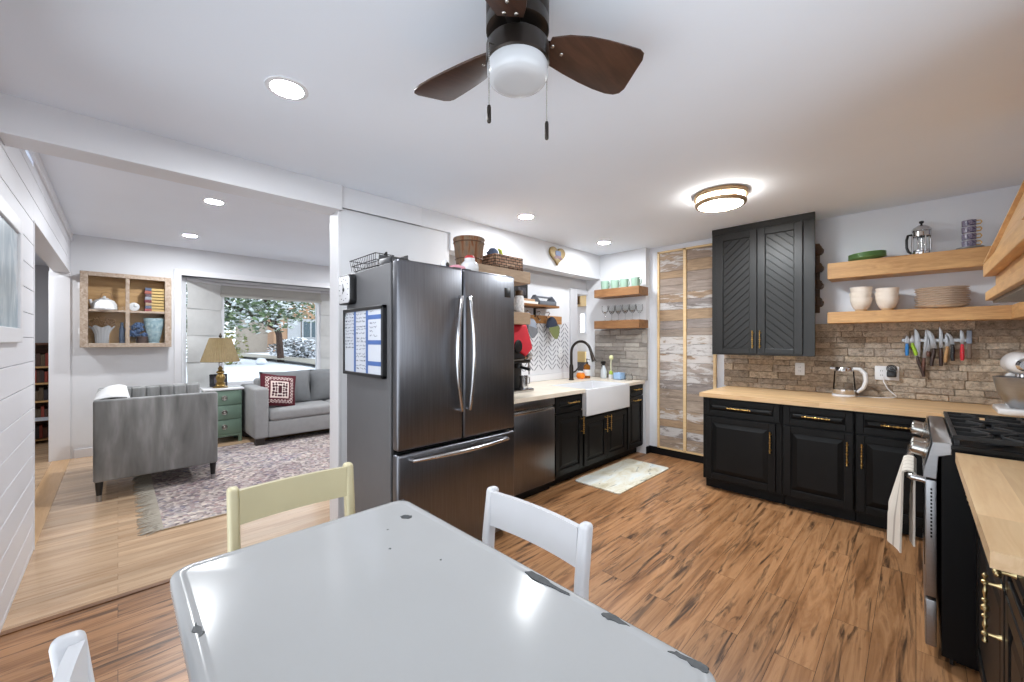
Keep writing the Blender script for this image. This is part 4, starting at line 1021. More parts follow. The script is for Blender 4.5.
# french press
t = thing('french_press', 'glass french press with chrome frame and black handle on the higher shelf', 'coffee press', (4.48, -0.02, 2.032))
p = (4.48, -0.030, 2.033)
MB().lathe([(0.050,0.014),(0.052,0.012),(0.052,0.19),(0.049,0.19)], p, 28).build('glass_beaker', CLEAR, t)
m = MB(); m.lathe([(0,0),(0.054,0),(0.056,0.006),(0.056,0.022),(0.053,0.024),(0,0.018)], p, 28).lathe([(0.0535,0.145),(0.056,0.147),(0.056,0.180),(0.0535,0.182)], p, 28)
for a in (0.4, 0.4+pi/2, 0.4+pi, 0.4+1.5*pi): m.tube([(p[0]+0.0545*cos(a),p[1]+0.0545*sin(a),p[2]+0.02),(p[0]+0.0545*cos(a),p[1]+0.0545*sin(a),p[2]+0.15)],0.005,6)
m.lathe([(0,0.235),(0.02,0.233),(0.045,0.217),(0.058,0.197),(0.058,0.188),(0,0.188)], p, 28)
m.build('chrome_frame', CHROME, t)
MB().lathe([(0,0.235),(0.006,0.235),(0.006,0.245),(0.014,0.252),(0.014,0.264),(0,0.270)], p, 16).build('knob', BLKPL, t)
MB().tube([(p[0],p[1]+0.055,p[2]+0.165),(p[0],p[1]+0.075,p[2]+0.165),(p[0],p[1]+0.083,p[2]+0.13),(p[0],p[1]+0.082,p[2]+0.07),(p[0],p[1]+0.072,p[2]+0.035),(p[0],p[1]+0.055,p[2]+0.02)],0.009,10).build('handle', BLKPL, t)
MB().cyl((p[0],p[1],p[2]+0.02),(p[0],p[1],p[2]+0.235),0.003).lathe([(0,0.03),(0.047,0.03),(0.047,0.038),(0,0.038)], p, 24).build('plunger', CHROME, t)
# espresso cups
CUPM = NT('purple_pattern_glaze'); v = CUPM.coords((1,1,1)); f = CUPM.noise(v, 38, 2, 0.5)
CUPM.col(CUPM.ramp(f, [(0.42,s2l((84,76,104))),(0.5,s2l((150,142,160))),(0.6,s2l((96,88,120)))])); CUPM.set(0.25)
def saucer(z, lb):
    t = thing('saucer', lb, 'saucer', (4.475,-0.275,z), 'saucers under the cups')
    MB().lathe([(0,0),(0.05,0),(0.07,0.008),(0.07,0.011),(0.045,0.005),(0,0.004)], (4.475,-0.275,z), 30).build('dish', pm('grey_glaze', (150,152,158), 0.3), t)
    return t
s0 = saucer(2.033, 'grey saucer lying directly on the shelf under the cups'); dup(s0, (4.475,-0.28,2.040), 'grey saucer between the lower saucer and the cups')
# each cup: body, white rims, gold ring handle
def cup(z, lb, first=[None]):
    if first[0] is None:
        t = thing('espresso_cup', lb, 'cup', (4.475,-0.275,z), 'stacked espresso cups')
        MB().lathe([(0.030,0.006),(0.036,0.010),(0.037,0.050),(0.034,0.050),(0.032,0.012),(0,0.010)], (4.475,-0.275,z), 26).build('cup_body', CUPM.m, t)
        MB().lathe([(0,0.0),(0.026,0.0),(0.030,0.008),(0,0.008)], (4.475,-0.275,z), 24).build('foot', CERAM, t)
        MB().tube([(4.475,-0.275-0.036,z+0.044),(4.475,-0.275-0.055,z+0.044),(4.475,-0.275-0.062,z+0.032),(4.475,-0.275-0.055,z+0.018),(4.475,-0.275-0.036,z+0.018)],0.004,8).build('handle', GOLD, t)
        first[0] = t; return t
    return dup(first[0], (4.475,-0.275,z), lb)
for k in range(4): cup(2.048+k*0.0505, ('purple patterned cup at the bottom of the cup stack','second purple patterned cup from below in the cup stack','third purple patterned cup from below in the cup stack','purple patterned cup on top of the cup stack')[k])
# ------------------------------------------------------------------ knife rack
XKN = 4.582
tag(MB().box(XKN-0.012, 4.594, -0.295, 0.082, 1.352, 1.380, 0.003).build('magnetic_strip', STEELM, smooth=False), 'steel magnetic knife strip on the stone wall', 'knife strip')
def mk_knife(y, ztip, zb, zend, wb, label, mh, curve=0.0, tilt=0.0, shape='knife'):
    zb = zb; t = thing('knife' if shape == 'knife' else shape, label, 'knife' if shape == 'knife' else 'kitchen tool', (XKN-0.017, y, zb), 'knives on the magnetic strip')
    M = axes((XKN-0.0145, y, zb), (0,-1,0), (0,0,1)) @ RZ(tilt)
    h = ztip-zb
    if shape == 'knife':
        poly = [(-wb/2,0),(wb/2,0),(wb/2,h*0.55),(wb*0.35,h*0.8),(-wb*0.35,h),(-wb/2,h*0.97)]
    else:
        poly = [(-wb/2,0),(wb/2,0),(wb*0.6,h*0.5),(wb*0.2,h),(-wb*0.2,h),(-wb*0.6,h*0.5)]
    MB(M).prism(poly, 0.0, 0.0025, 0.0006).build('blade', STEELM, t)
    L = zb-zend; n = 8
    pts = [(-curve*sin(pi*0.5*i/n)**2 if True else 0, 0.004-L*i/n, 0.003) for i in range(n+1)]
    rs = [0.008+0.004*sin(pi*min(1,i/n*1.05))+ (0.002 if i > 5 else 0) for i in range(n+1)]
    MB(M).tube(pts, rs, 10).build('handle', mh, t)
    m = MB(M)
    for s in (0.2, 0.5): m.sphere((pts[int(s*n)][0], pts[int(s*n)][1], 0.003+rs[int(s*n)]-0.001), 0.0026, 8, 6)
    m.build('rivet', STEELH, t)
    return t
HW = pm('dark_knife_handle', (58,42,38), 0.45, var=0.2, nscale=30); HB = pm('brown_knife_handle', (92,58,46), 0.5, var=0.2, nscale=30); HT = pm('tan_knife_handle', (178,138,92), 0.5, var=0.15, nscale=30)
mk_knife(0.051,1.405,1.335,1.238,0.026,'short blue handled shears at the left end of the knife strip',pm('blue_handle',(38,120,190),0.4),0.0,0,'paring_tool')
mk_knife(0.020,1.405,1.340,1.240,0.026,'lime green handled tool second from the left on the knife strip',pm('lime_handle',(150,190,44),0.4),-0.02,0,'paring_tool')
mk_knife(-0.008,1.462,1.232,1.072,0.034,'largest knife with a long broad blade and a dark curved handle',HW,-0.035)
mk_knife(-0.046,1.452,1.222,1.098,0.020,'long narrow knife with a brown handle right of the largest knife',HB,0.0,-0.07)
mk_knife(-0.070,1.405,1.275,1.235,0.018,'small plain steel knife partly behind the long narrow one',HB,0.0,0.0)
mk_knife(-0.098,1.455,1.298,1.160,0.036,'knife with a bowed blade and a dark curved handle mid strip',HW,0.03,0.14)
mk_knife(-0.137,1.474,1.302,1.160,0.022,'tall straight dark handled knife mid strip',HW,0.0,0.0)
mk_knife(-0.170,1.412,1.315,1.190,0.026,'knife with a light tan wooden handle',HT,0.01,0.0)
mk_knife(-0.196,1.430,1.330,1.205,0.028,'dark handled knife leaning left beside the red knife',pm('black_handle',(36,36,38),0.4),0.02,0.20)
mk_knife(-0.247,1.448,1.332,1.208,0.022,'red handled knife near the right end of the knife strip',pm('red_handle',(206,38,54),0.35),0.0,0.0)
t = thing('sharpener', 'grey upright knife sharpener at the right end of the knife strip', 'sharpener', (4.57,-0.283,1.22))
MB().box(4.558,4.570,-0.296,-0.268,1.34,1.440,0.005).build('sharpener_head', pm('grey_blue_plastic',(140,154,176),0.4), t)
MB().box(4.560,4.571,-0.294,-0.270,1.225,1.345,0.005).build('handle', pm('brown_grey',(110,92,80),0.5), t)
# ------------------------------------------------------------------ kettle, mixer
t = thing('electric_kettle', 'clear glass electric kettle with white handle on the back counter', 'kettle', (4.45, 0.44, ZC))
p = (4.45, 0.435, ZC+0.001)
MB().lathe([(0,0),(0.082,0),(0.084,0.006),(0.080,0.018),(0,0.018)], p, 28).build('power_base', WHITEP, t)
MB().lathe([(0,0.019),(0.076,0.019),(0.078,0.024),(0.077,0.06),(0.073,0.062),(0,0.03)], p, 28).build('steel_base', CHROME, t)
MB().lathe([(0.0655,0.215),(0.067,0.217),(0.063,0.243),(0.055,0.252),(0,0.255)], p, 28).build('lid', CHROME, t)
MB().lathe([(0.0765,0.06),(0.066,0.217)], p, 28).build('glass_wall', CLEARG, t)
MB().tube([(p[0],p[1]-0.055,p[2]+0.236),(p[0],p[1]-0.10,p[2]+0.236),(p[0],p[1]-0.135,p[2]+0.20),(p[0],p[1]-0.142,p[2]+0.14),(p[0],p[1]-0.125,p[2]+0.08),(p[0],p[1]-0.085,p[2]+0.04)],[0.014,0.016,0.017,0.016,0.015,0.012],12).build('handle', WHITEP, t)
MB().prism([(0.055,-0.02),(0.095,0.0),(0.055,0.02)], 0.222, 0.248, 0.004, M=T(*p)@RZ(pi/2)).build('spout', CHROME, t)
t = thing('stand_mixer', 'white stand mixer with steel bowl at the corner of the counter', 'mixer', (4.22, -0.50, ZC))
MX = T(4.03, -0.475, ZC+0.001) @ RZ(pi/2)      # local +y is the mixer's front, turned to face the viewer
MB(MX).prism([(-0.105,0.0),(-0.07,0.03),(0.07,0.03),(0.105,0.0),(0.105,-0.28),(0.07,-0.32),(-0.07,-0.32),(-0.105,-0.28)], 0, 0.042, 0.014, seg=3).box(-0.05,0.05,-0.315,-0.225,0.03,0.26,0.025,4).build('base', CERAM, t)
bwl = (0, -0.075, 0.045)
MB(MX).lathe([(0,0),(0.05,0),(0.055,0.012),(0.07,0.03),(0.104,0.10),(0.118,0.175),(0.122,0.198),(0.117,0.198),(0.100,0.10),(0.06,0.03),(0,0.02)], bwl, 36).build('bowl', STEELM, t)
MB(MX).tube([(-0.09,-0.02,0.175),(-0.135,0.0,0.175),(-0.135,0.0,0.105),(-0.075,-0.03,0.105)],0.008,8).build('bowl_handle', STEELM, t)
MB(MX).tube([(0,0.055,0.325),(0,0.045,0.325),(0,0.02,0.325),(0,-0.08,0.33),(0,-0.20,0.33),(0,-0.29,0.325),(0,-0.33,0.32),(0,-0.345,0.318)], [0.015,0.045,0.062,0.07,0.075,0.07,0.05,0.02], 24).build('motor_head', CERAM, t)
MB(MX).tube([(0,0.068,0.325),(0,0.048,0.325)], [0.026,0.040], 20).build('hub_cap', CHROME, t)
MB(MX).cyl((0,-0.05,0.265),(0,-0.05,0.245),0.03).build('beater_socket', CHROME, t)
MB(MX).cyl((0,-0.075,0.25),(0,-0.075,0.17),0.012).tube([(-0.05,-0.075,0.15),(-0.055,-0.075,0.10),(0,-0.075,0.06),(0.055,-0.075,0.10),(0.05,-0.075,0.15),(0,-0.075,0.175)],0.006,8,closed=True).build('beater', STEELH, t)
MB(MX).box(-0.078,-0.066,-0.13,-0.01,0.315,0.345,0.003).build('name_plate', pm('blue_grey_plate',(120,128,150),0.3,0.5), t)
# ------------------------------------------------------------------ range
t = thing('range', 'stainless gas range with black cooktop and dish towel on its oven handle', 'range', (2.9, -0.37, 0))
rx0, rx1 = 2.470, 3.325
MB().box(rx0+0.003, rx1-0.003, -0.685, -0.075, 0.03, 0.905, 0.003).box(rx0+0.05,rx1-0.05,-0.65,-0.12,0.0,0.03).build('body', pm('range_black', (16,16,17), 0.4, var=0.1, spec=0.15), t, smooth=False)
MB().box(rx0+0.004, rx1-0.004, -0.062, -0.028, 0.265, 0.765, 0.005).build('oven_door', STEELM, t)
m = MB()
for i in range(14): m.box(rx0+0.003, rx0+0.0055, -0.049, -0.043, 0.52+i*0.0155, 0.529+i*0.0155)
m.build('vent_slot', DARKIN, t, smooth=False)
MB().box(rx0+0.10, rx1-0.10, -0.0285, -0.026, 0.36, 0.66, 0.001).build('oven_window', pm('oven_glass', (16,16,18), 0.08), t)
MB().box(rx0+0.004, rx1-0.004, -0.062, -0.028, 0.055, 0.252, 0.005).build('storage_drawer', STEELM, t)
MB(axes((rx0,0,0),(0,1,0),(0,0,1))).prism([(-0.105,0.932),(-0.050,0.930),(-0.022,0.80),(-0.022,0.775),(-0.062,0.772),(-0.068,0.87),(-0.105,0.885)], 0.0, rx1-rx0, 0.003).build('control_panel', STEELM, t, ang=0.3)
MB(axes((rx0+0.004,0,0),(0,1,0),(0,0,1))).prism([(-0.046,0.928),(-0.0235,0.822),(-0.0215,0.823),(-0.044,0.9305)], 0.0, rx1-rx0-0.008).build('panel_glass', pm('panel_dark',(70,68,66),0.25,0.6), t, ang=0.3)
for i, x in enumerate((2.555, 2.665, 3.10, 3.21)):
    pn = Vector((0, 0.9774, 0.2113)); c0 = Vector((x, -0.034, 0.873))
    MB().tube([c0, c0+pn*0.008, c0+pn*0.010, c0+pn*0.048, c0+pn*0.053], [0.036,0.036,0.030,0.028,0.023], 20).build('knob', NICKEL, t)
MB().box(rx0, rx1, -0.690, -0.098, 0.905, 0.928, 0.004).box(rx0,rx1,-0.692,-0.64,0.925,0.955,0.004).build('cooktop', pm('cooktop_black', (18,18,19), 0.3, spec=0.25), t, smooth=False)
m = MB()
for gx0, gx1 in ((rx0+0.02, 2.745), (2.752, 3.04), (3.047, rx1-0.02)):
    for y in (-0.115, -0.37, -0.625): m.box(gx0, gx1, y-0.007, y+0.007, 0.948, 0.966, 0.003)
    for x in (gx0+0.007, gx1-0.007): m.box(x-0.007, x+0.007, -0.625, -0.115, 0.948, 0.966, 0.003)
    cxm = (gx0+gx1)/2
    for yb in (-0.24, -0.50):
        for a in range(6):
            aa = a*pi/3+pi/6; m.box(0.03, 0.125, -0.006, 0.006, 0.946, 0.966, 0.003, M=T(cxm,yb,0)@RZ(aa))
    for x in (gx0+0.01, gx1-0.01):
        for y in (-0.12, -0.62): m.box(x-0.008, x+0.008, y-0.008, y+0.008, 0.927, 0.95)
m.build('grate', IRON, t, smooth=False)
m = MB()
for cxm in (2.62, 2.90, 3.18):
    for yb in (-0.24, -0.50): m.lathe([(0,0.927),(0.045,0.927),(0.045,0.938),(0.035,0.946),(0,0.948)], (cxm,yb,0), 20)
m.build('burner', IRON, t)
MB().box(2.60,2.70,-0.110,-0.100,0.9285,0.931).build('badge', STEELH, t, smooth=False)
yh, zh = 0.022, 0.748
MB().tube([(rx0+0.06,-0.03,zh),(rx0+0.06,yh-0.01,zh+0.004),(rx0+0.08,yh,zh+0.005),(rx1-0.08,yh,zh+0.005),(rx1-0.06,yh-0.01,zh+0.004),(rx1-0.06,-0.03,zh)], 0.014, 12).build('oven_handle', STEELH, t)
MB().box(rx0+0.02,rx0+0.06,-0.11,-0.10,0.0,0.03).build('foot', BLKPL, t)
# dish towel draped over the oven handle
TOWEL = NT('linen_towel'); v = TOWEL.coords()
sp = TOWEL.n('ShaderNodeSeparateXYZ'); TOWEL.l(v, sp.inputs[0])
wv = TOWEL.math('FRACT', TOWEL.math('MULTIPLY', sp.outputs[0], 13.0))
st = TOWEL.ramp(wv, [(0.0,(1,1,1)),(0.10,(1,1,1)),(0.12,(0,0,0)),(0.2,(0,0,0)),(0.22,(1,1,1))])
TOWEL.col(TOWEL.mix(st, s2l((176,166,154)), s2l((216,208,196)))); TOWEL.set(0.9); TOWEL.bump(TOWEL.noise(v, 300, 2), 0.3, 0.002)
def towel(u, vv):
    # u across the bar, vv along the cloth over the bar (front hem, bar, back hem)
    Lf, Lb = 0.375, 0.33; top = zh+0.024; wd = 0.34
    s = vv*(Lf+Lb+0.06); sg = 1
    if s < Lf: y = yh+0.024; z = top-0.010-(Lf-s); k = (Lf-s)/Lf
    elif s < Lf+0.06:
        a = pi*(s-Lf)/0.06; y = yh+0.024*cos(a); z = top-0.010+0.016*sin(a); k = 0
    else: y = yh-0.024; z = top-0.010-(s-Lf-0.06); k = (s-Lf-0.06)/Lb; sg = -1
    x = 2.545 + wd*u
    kk = min(1.0, k*1.6)
    fold = 0.5-0.5*cos(u*2*pi*1.5+0.4*k)
    if sg > 0: y += kk*(0.044*fold + 0.008*u) + 0.006*k
    else: y += kk*0.014*fold + 0.004
    x += kk*0.012*sin(u*2*pi*1.5+1.0)
    z += k*(0.015*sin(u*5) if sg > 0 else 0.0)
    return (x, y, z)
tag(MB().grid(towel, 60, 44, thick=0.007).build('dish_towel', TOWEL.m, base=(2.74,yh,0.37)), 'beige striped dish towel draped over the oven handle', 'towel')
# ------------------------------------------------------------------ range hood
HOODW = block_mat('hood_wood', (214,172,118), (180,134,84), (1.2,9,9))
t = thing('range_hood', 'light wood clad range hood with sloping planks above the range', 'range hood', (2.64, -0.5, 1.565))
hx0, hx1 = 2.08, 3.18
MB(axes((hx0,0,0),(0,1,0),(0,0,1))).prism([(-0.69,1.60),(-0.285,1.60),(-0.285,1.70),(-0.69,1.70)], 0, hx1-hx0).build('frieze', HOODW, t, smooth=False)
MB().box(hx0-0.01,hx1+0.012,-0.69,-0.252,1.567,1.612,0.003).build('lower_trim', HOODW, t, smooth=False)
MB().box(hx0-0.015,hx1+0.02,-0.69,-0.245,1.692,1.757,0.004).build('upper_trim', HOODW, t, smooth=False)
m = MB(); npl = 7
s0, s1 = Vector((0,-0.262,1.757)), Vector((0,-0.50,2.482))
dv = (s1-s0); Ls = dv.length; dv.normalize(); nv = Vector((0, dv.z, -dv.y))
for i in range(npl):
    a = i*Ls/npl; b_ = (i+1)*Ls/npl-0.0015
    p0 = s0+dv*a; p1 = s0+dv*b_
    m.prism([(p0.y,p0.z),(p1.y,p1.z),(p1.y-nv.y*0.02,p1.z-nv.z*0.02),(p0.y-nv.y*0.02,p0.z-nv.z*0.02)], 0, hx1-hx0-0.03, M=axes((hx0+0.015,0,0),(0,1,0),(0,0,1)))
m.build('sloping_planks', HOODW, t, smooth=False)
for x in (hx0-0.004, hx1-0.03):
    MB(axes((x,0,0),(0,1,0),(0,0,1))).prism([(-0.258,1.757),(-0.242,1.757),(-0.482,2.482),(-0.53,2.482)], 0, 0.034, 0.002).build('corner_trim', HOODW, t, smooth=False)
    MB(axes((x+0.004,0,0),(0,1,0),(0,0,1))).prism([(-0.69,1.757),(-0.28,1.757),(-0.52,2.482),(-0.69,2.482)], 0, 0.02).build('side_panel', HOODW, t, smooth=False)
MB().box(hx0+0.02,hx1-0.02,-0.68,-0.275,1.552,1.567).build('insert', pm('hood_insert', (120,112,104), 0.4, 0.5), t, smooth=False)
# ------------------------------------------------------------------ mat on the floor
MATM = NT('marbled_mat'); v = MATM.coords((1.0,2.2,1), (0,0,0.25)); f = MATM.noise(v, 3.0, 6, 0.62, 0.8); f2 = MATM.noise(v, 2.2, 5, 0.6, 2.5)
c_ = MATM.ramp(f, [(0.3,s2l((196,184,152))),(0.45,s2l((226,220,200))),(0.6,s2l((232,234,228))),(0.75,s2l((196,212,216)))])
MATM.col(MATM.mix(MATM.ramp(f2,[(0.6,(0,0,0)),(0.66,(0.8,)*3),(0.7,(0,0,0))]), c_, s2l((120,118,112)))); MATM.set(0.7)
tag(MB(T(3.66,2.085,0.0)).prism(rrect(1.03,0.49,0.035), 0.001, 0.013, 0.003).build('kitchen_mat', MATM.m, base=(3.66,2.085,0)), 'cream and grey marbled mat on the floor before the sink', 'mat')
# ------------------------------------------------------------------ lamps
def pot(x, y, z, label, watts, r=0.062):
    t = thing('recessed_light', label, 'ceiling light', (x, y, z), 'recessed ceiling lights')
    MB().lathe([(r,-0.001),(r+0.004,-0.006),(r+0.022,-0.004),(r+0.024,-0.0005)], (x,y,z), 36).build('trim_ring', TRIM, t)
    MB().lathe([(0,-0.003),(r+0.001,-0.003)], (x,y,z), 36).build('diffuser', emis('pot_glow', (0.93,0.965,1.0), watts/(pi*pi*r*r)), t)
    return t
pot(0.536, 1.969, ZK, 'round recessed light nearest the viewer, left of the fan', POT_W)
pot(2.624, 2.476, ZK, 'round recessed light above the dishwasher', POT_W*0.75)
pot(3.950, 2.504, ZK, 'round recessed light in the corner above the sink', POT_W*0.6)
pot(0.608, 4.385, ZL, 'nearer recessed light on the living room ceiling', POT_LIV)
pot(0.603, 5.996, ZL, 'farther recessed light on the living room ceiling near the window wall', POT_LIV)
pot(3.0, 4.385, ZL, 'recessed light of the living room hidden behind the fridge wall', POT_LIV)
pot(3.0, 5.996, ZL, 'recessed light of the living room over the far end of the sofa', POT_LIV)
pot(-1.05, 6.4, 2.42, 'unseen recessed light added to brighten the hall left of the living room', HALL_FILL)  # lamp added out of view to brighten the dark hall
t = thing('flush_ceiling_light', 'round brass rimmed flush ceiling light glowing above the kitchen floor', 'ceiling light', (3.275, 1.05, 2.40))
fc = (3.275, 1.05, 0)
BR2 = pm('brushed_brass', (168,140,108), 0.35, 0.9, var=0.05)
FG = emis('flush_glow', (0.90,0.96,1.0), FLUSH_W/(pi*0.125))
MB().lathe([(0.0,2.484),(0.185,2.484),(0.187,2.462),(0.183,2.452),(0.170,2.450),(0.0,2.450)], fc, 48).build('ceiling_ring', BR2, t)
FB = emis('flush_band_glow', (1.0,0.95,0.88), FLUSH_W/(pi*0.125)*0.25)
MB().lathe([(0.165,2.451),(0.165,2.418)], fc, 48).build('glass_band', FB, t)
m = MB().lathe([(0.172,2.424),(0.178,2.418),(0.177,2.402),(0.170,2.394),(0.152,2.394),(0.152,2.402),(0.164,2.424)], fc, 48)
for k in range(3):
    a = radians(200+k*120); m.box(-0.004,0.004,-0.002,0.008,2.41,2.455, M=T(fc[0]+0.166*cos(a),fc[1]+0.166*sin(a),0)@RZ(a-pi/2))
m.build('lower_ring', BR2, t)
MB().lathe([(0.153,2.399),(0.12,2.392),(0.06,2.386),(0,2.384)], fc, 48).build('glass_dome', FG, t)
# ------------------------------------------------------------------ ceiling fan
t = thing('ceiling_fan', 'three blade dark bronze ceiling fan with white glass light bowl', 'ceiling fan', (0.913, 0.899, 2.10))
fx, fy = 0.913, 0.899
MB().lathe([(0,2.484),(0.098,2.484),(0.101,2.478),(0.101,2.40),(0.098,2.395),(0.098,2.39),(0.101,2.385),(0.101,2.350),(0.094,2.345),(0,2.345)], (fx,fy,0), 40).build('motor_housing', BRONZE, t)
MB().lathe([(0,2.35),(0.055,2.35),(0.06,2.30),(0,2.30)], (fx,fy,0), 24).build('rotor_hub', BLKPL, t)
MB().lathe([(0,2.306),(0.098,2.306),(0.101,2.302),(0.101,2.248),(0.096,2.243),(0,2.243)], (fx,fy,0), 40).build('light_kit', BRONZE, t)
FROST = NT('frosted_glass'); FROST.col((0.56,0.57,0.59)); FROST.set(0.25); FROST.b.inputs['Subsurface Weight'].default_value = 0.0
MB().lathe([(0.094,2.246),(0.097,2.240),(0.097,2.212),(0.094,2.200),(0.088,2.193),(0.079,2.189),(0.074,2.186),(0.05,2.185),(0,2.185)], (fx,fy,0), 40).build('glass_bowl', FROST.m, t)
BLADE = wood('blade_walnut', (82,56,44), (50,34,27), (0.9,9,4), 4, 0.35, contrast=(0.3,0.7))
def blade(ang):
    top = [(0.105,0.038),(0.14,0.052),(0.20,0.068),(0.27,0.084),(0.34,0.096),(0.40,0.101),(0.435,0.097),(0.455,0.085),(0.463,0.062)]
    bot = [(0.455,-0.020),(0.452,-0.060),(0.440,-0.082),(0.42,-0.090),(0.37,-0.090),(0.30,-0.088),(0.23,-0.082),(0.16,-0.067),(0.105,-0.044)]
    M = T(fx,fy,2.322) @ RZ(radians(ang)) @ RX(radians(-13)) @ Matrix.Diagonal((0.98,1,1,1))
    b_ = MB(M).prism(top+bot, -0.0035, 0.0035, 0.002).build('blade', BLADE, t)
    m = MB(M)
    m.prism([(0.05,-0.018),(0.10,-0.024),(0.165,-0.03),(0.175,0),(0.165,0.03),(0.10,0.024),(0.05,0.018)], 0.004, 0.009, 0.001)
    m.build('blade_iron', BRONZE, b_)
    m = MB(M)
    for px, py in ((0.118,-0.018),(0.118,0.02),(0.16,0.0)): m.sphere((px,py,-0.004),(0.0065,0.0065,0.003), 10, 6)
    m.build('screw', NICKEL, b_)
for a in (-24, 94, 214): blade(a)
def chain(x, y, z0, z1, z2, att):
    m = MB(); m.tube([att, (x,y,z0-0.008), (x,y,z0-0.02)], 0.0022, 6)
    z = z0-0.02
    while z > z1: m.sphere((x,y,z), 0.0024, 6, 4); z -= 0.0052
    m.tube([(x,y,z0-0.01),(x,y,z1)], 0.0008, 5)
    o = m.build('pull_chain', NICKEL, t)
    MB().lathe([(0,z1),(0.005,z1),(0.0065,z1-0.006),(0.0065,z2+0.004),(0.005,z2),(0,z2)], (x,y,0), 12).build('fob', BRONZE, o)
chain(0.792, 0.90, 2.262, 2.066, 2.015, (0.815,0.90,2.262))
chain(0.990, 0.842, 2.25, 2.071, 2.014, (0.975,0.842,2.25))
# ------------------------------------------------------------------ table
TX0, TX1, TY0, TY1, TZ = 0.092, 0.768, 0.236, 1.357, 0.774
ENAM = NT('white_enamel'); v = ENAM.coords(); f = ENAM.noise(v, 1.5, 3)
ENAM.col(ENAM.ramp(f, [(0.3,s2l((160,160,160))),(0.7,s2l((164,164,164)))])); ENAM.set(0.15, 0, 0.22)
t = thing('dining_table', 'white enamel top dining table with chipped rounded edges', 'table', ((TX0+TX1)/2, (TY0+TY1)/2, 0))
tw, tl = TX1-TX0, TY1-TY0
MT = T((TX0+TX1)/2, (TY0+TY1)/2, 0)
bmr = bmesh.new()
rings = []
for (ins, z, r) in ((0.0,TZ-0.034,0.05),(0.0,TZ-0.014,0.05),(0.003,TZ-0.007,0.05),(0.010,TZ-0.003,0.048),(0.024,TZ-0.0015,0.045),(0.028,TZ-0.0035,0.042),(0.034,TZ-0.004,0.04),(0.15,TZ-0.004,0.03)):
    rings.append([bmr.verts.new((x,y,z)) for x,y in rrect(tw-2*ins, tl-2*ins, max(0.012,r-ins*0.5), 8)])
n_ = len(rings[0])
for A,B in zip(rings[:-1],rings[1:]):
    for i in range(n_): bmr.faces.new((A[i],A[(i+1)%n_],B[(i+1)%n_],B[i]))
bmr.faces.new(rings[-1]); bmr.faces.new(rings[0][::-1])
bmesh.ops.recalc_face_normals(bmr, faces=bmr.faces[:])
mm = MB(MT); mm._merge(bmr); mm.build('enamel_top', ENAM.m, t, ang=0.9)
WPAINT = pm('chair_white_paint', (200,200,203), 0.32, var=0.015, nscale=8)
MB().box(TX0+0.05,TX1-0.05,TY0+0.05,TY0+0.07,0.63,TZ-0.035,0.002).box(TX0+0.05,TX1-0.05,TY1-0.07,TY1-0.05,0.63,TZ-0.035,0.002).box(TX0+0.05,TX0+0.07,TY0+0.05,TY1-0.05,0.63,TZ-0.035,0.002).box(TX1-0.07,TX1-0.05,TY0+0.05,TY1-0.05,0.63,TZ-0.035,0.002).build('apron', WPAINT, t, smooth=False)
for x in (TX0+0.075, TX1-0.075):
    for y in (TY0+0.075, TY1-0.075):
        MB().tube([(x,y,0),(x,y,0.42),(x,y,0.60),(x,y,TZ-0.035)], [0.019,0.026,0.032,0.032], 4).build('leg', WPAINT, t, ang=0.4)
CHIP = pm('chipped_steel', (70,72,74), 0.55, 0.3, var=0.25, nscale=60)
def chip(poly, z=TZ-0.0015, h=0.0012):
    cx_ = sum(p[0] for p in poly)/len(poly); cy_ = sum(p[1] for p in poly)/len(poly)
    rnd = random.Random(int(cx_*1e4)); out = []
    for i in range(len(poly)):
        a, b_ = poly[i], poly[(i+1)%len(poly)]
        for k in range(3):
            s = k/3; out.append((a[0]+(b_[0]-a[0])*s+rnd.uniform(-1,1)*0.0016, a[1]+(b_[1]-a[1])*s+rnd.uniform(-1,1)*0.0016))
    MB().prism(out, z-0.004, z+0.0004).build('enamel_chip', CHIP, t, smooth=False)
zc_ = TZ-0.0036
chip([(0.676,1.218),(0.688,1.221),(0.700,1.210),(0.706,1.196),(0.698,1.184),(0.685,1.183),(0.676,1.192),(0.671,1.206)], zc_)
chip([(0.738,0.700),(0.752,0.690),(0.754,0.645),(0.746,0.612),(0.748,0.568),(0.741,0.560),(0.738,0.600),(0.734,0.640),(0.730,0.668)], TZ-0.0014)
chip([(0.741,0.478),(0.756,0.466),(0.757,0.444),(0.750,0.414),(0.743,0.434),(0.737,0.460)], TZ-0.0016)
chip([(0.742,0.330),(0.752,0.318),(0.754,0.292),(0.758,0.278),(0.756,0.262),(0.741,0.258),(0.738,0.272),(0.742,0.296)], TZ-0.0015)
chip([(0.106,1.030),(0.116,1.055),(0.121,1.030),(0.124,1.010),(0.115,0.997),(0.114,1.018)], TZ-0.0016)
chip([(0.745,1.340),(0.757,1.334),(0.752,1.329),(0.742,1.334)], TZ-0.0014)
chip([(0.758,1.20),(0.763,1.20),(0.763,1.175),(0.759,1.18)], TZ-0.003, )
for (x,y,r) in ((0.62,0.90,0.003),(0.55,1.05,0.0035),(0.60,1.16,0.0022)): chip([(x-r,y),(x,y+r),(x+r,y),(x,y-r)], zc_)
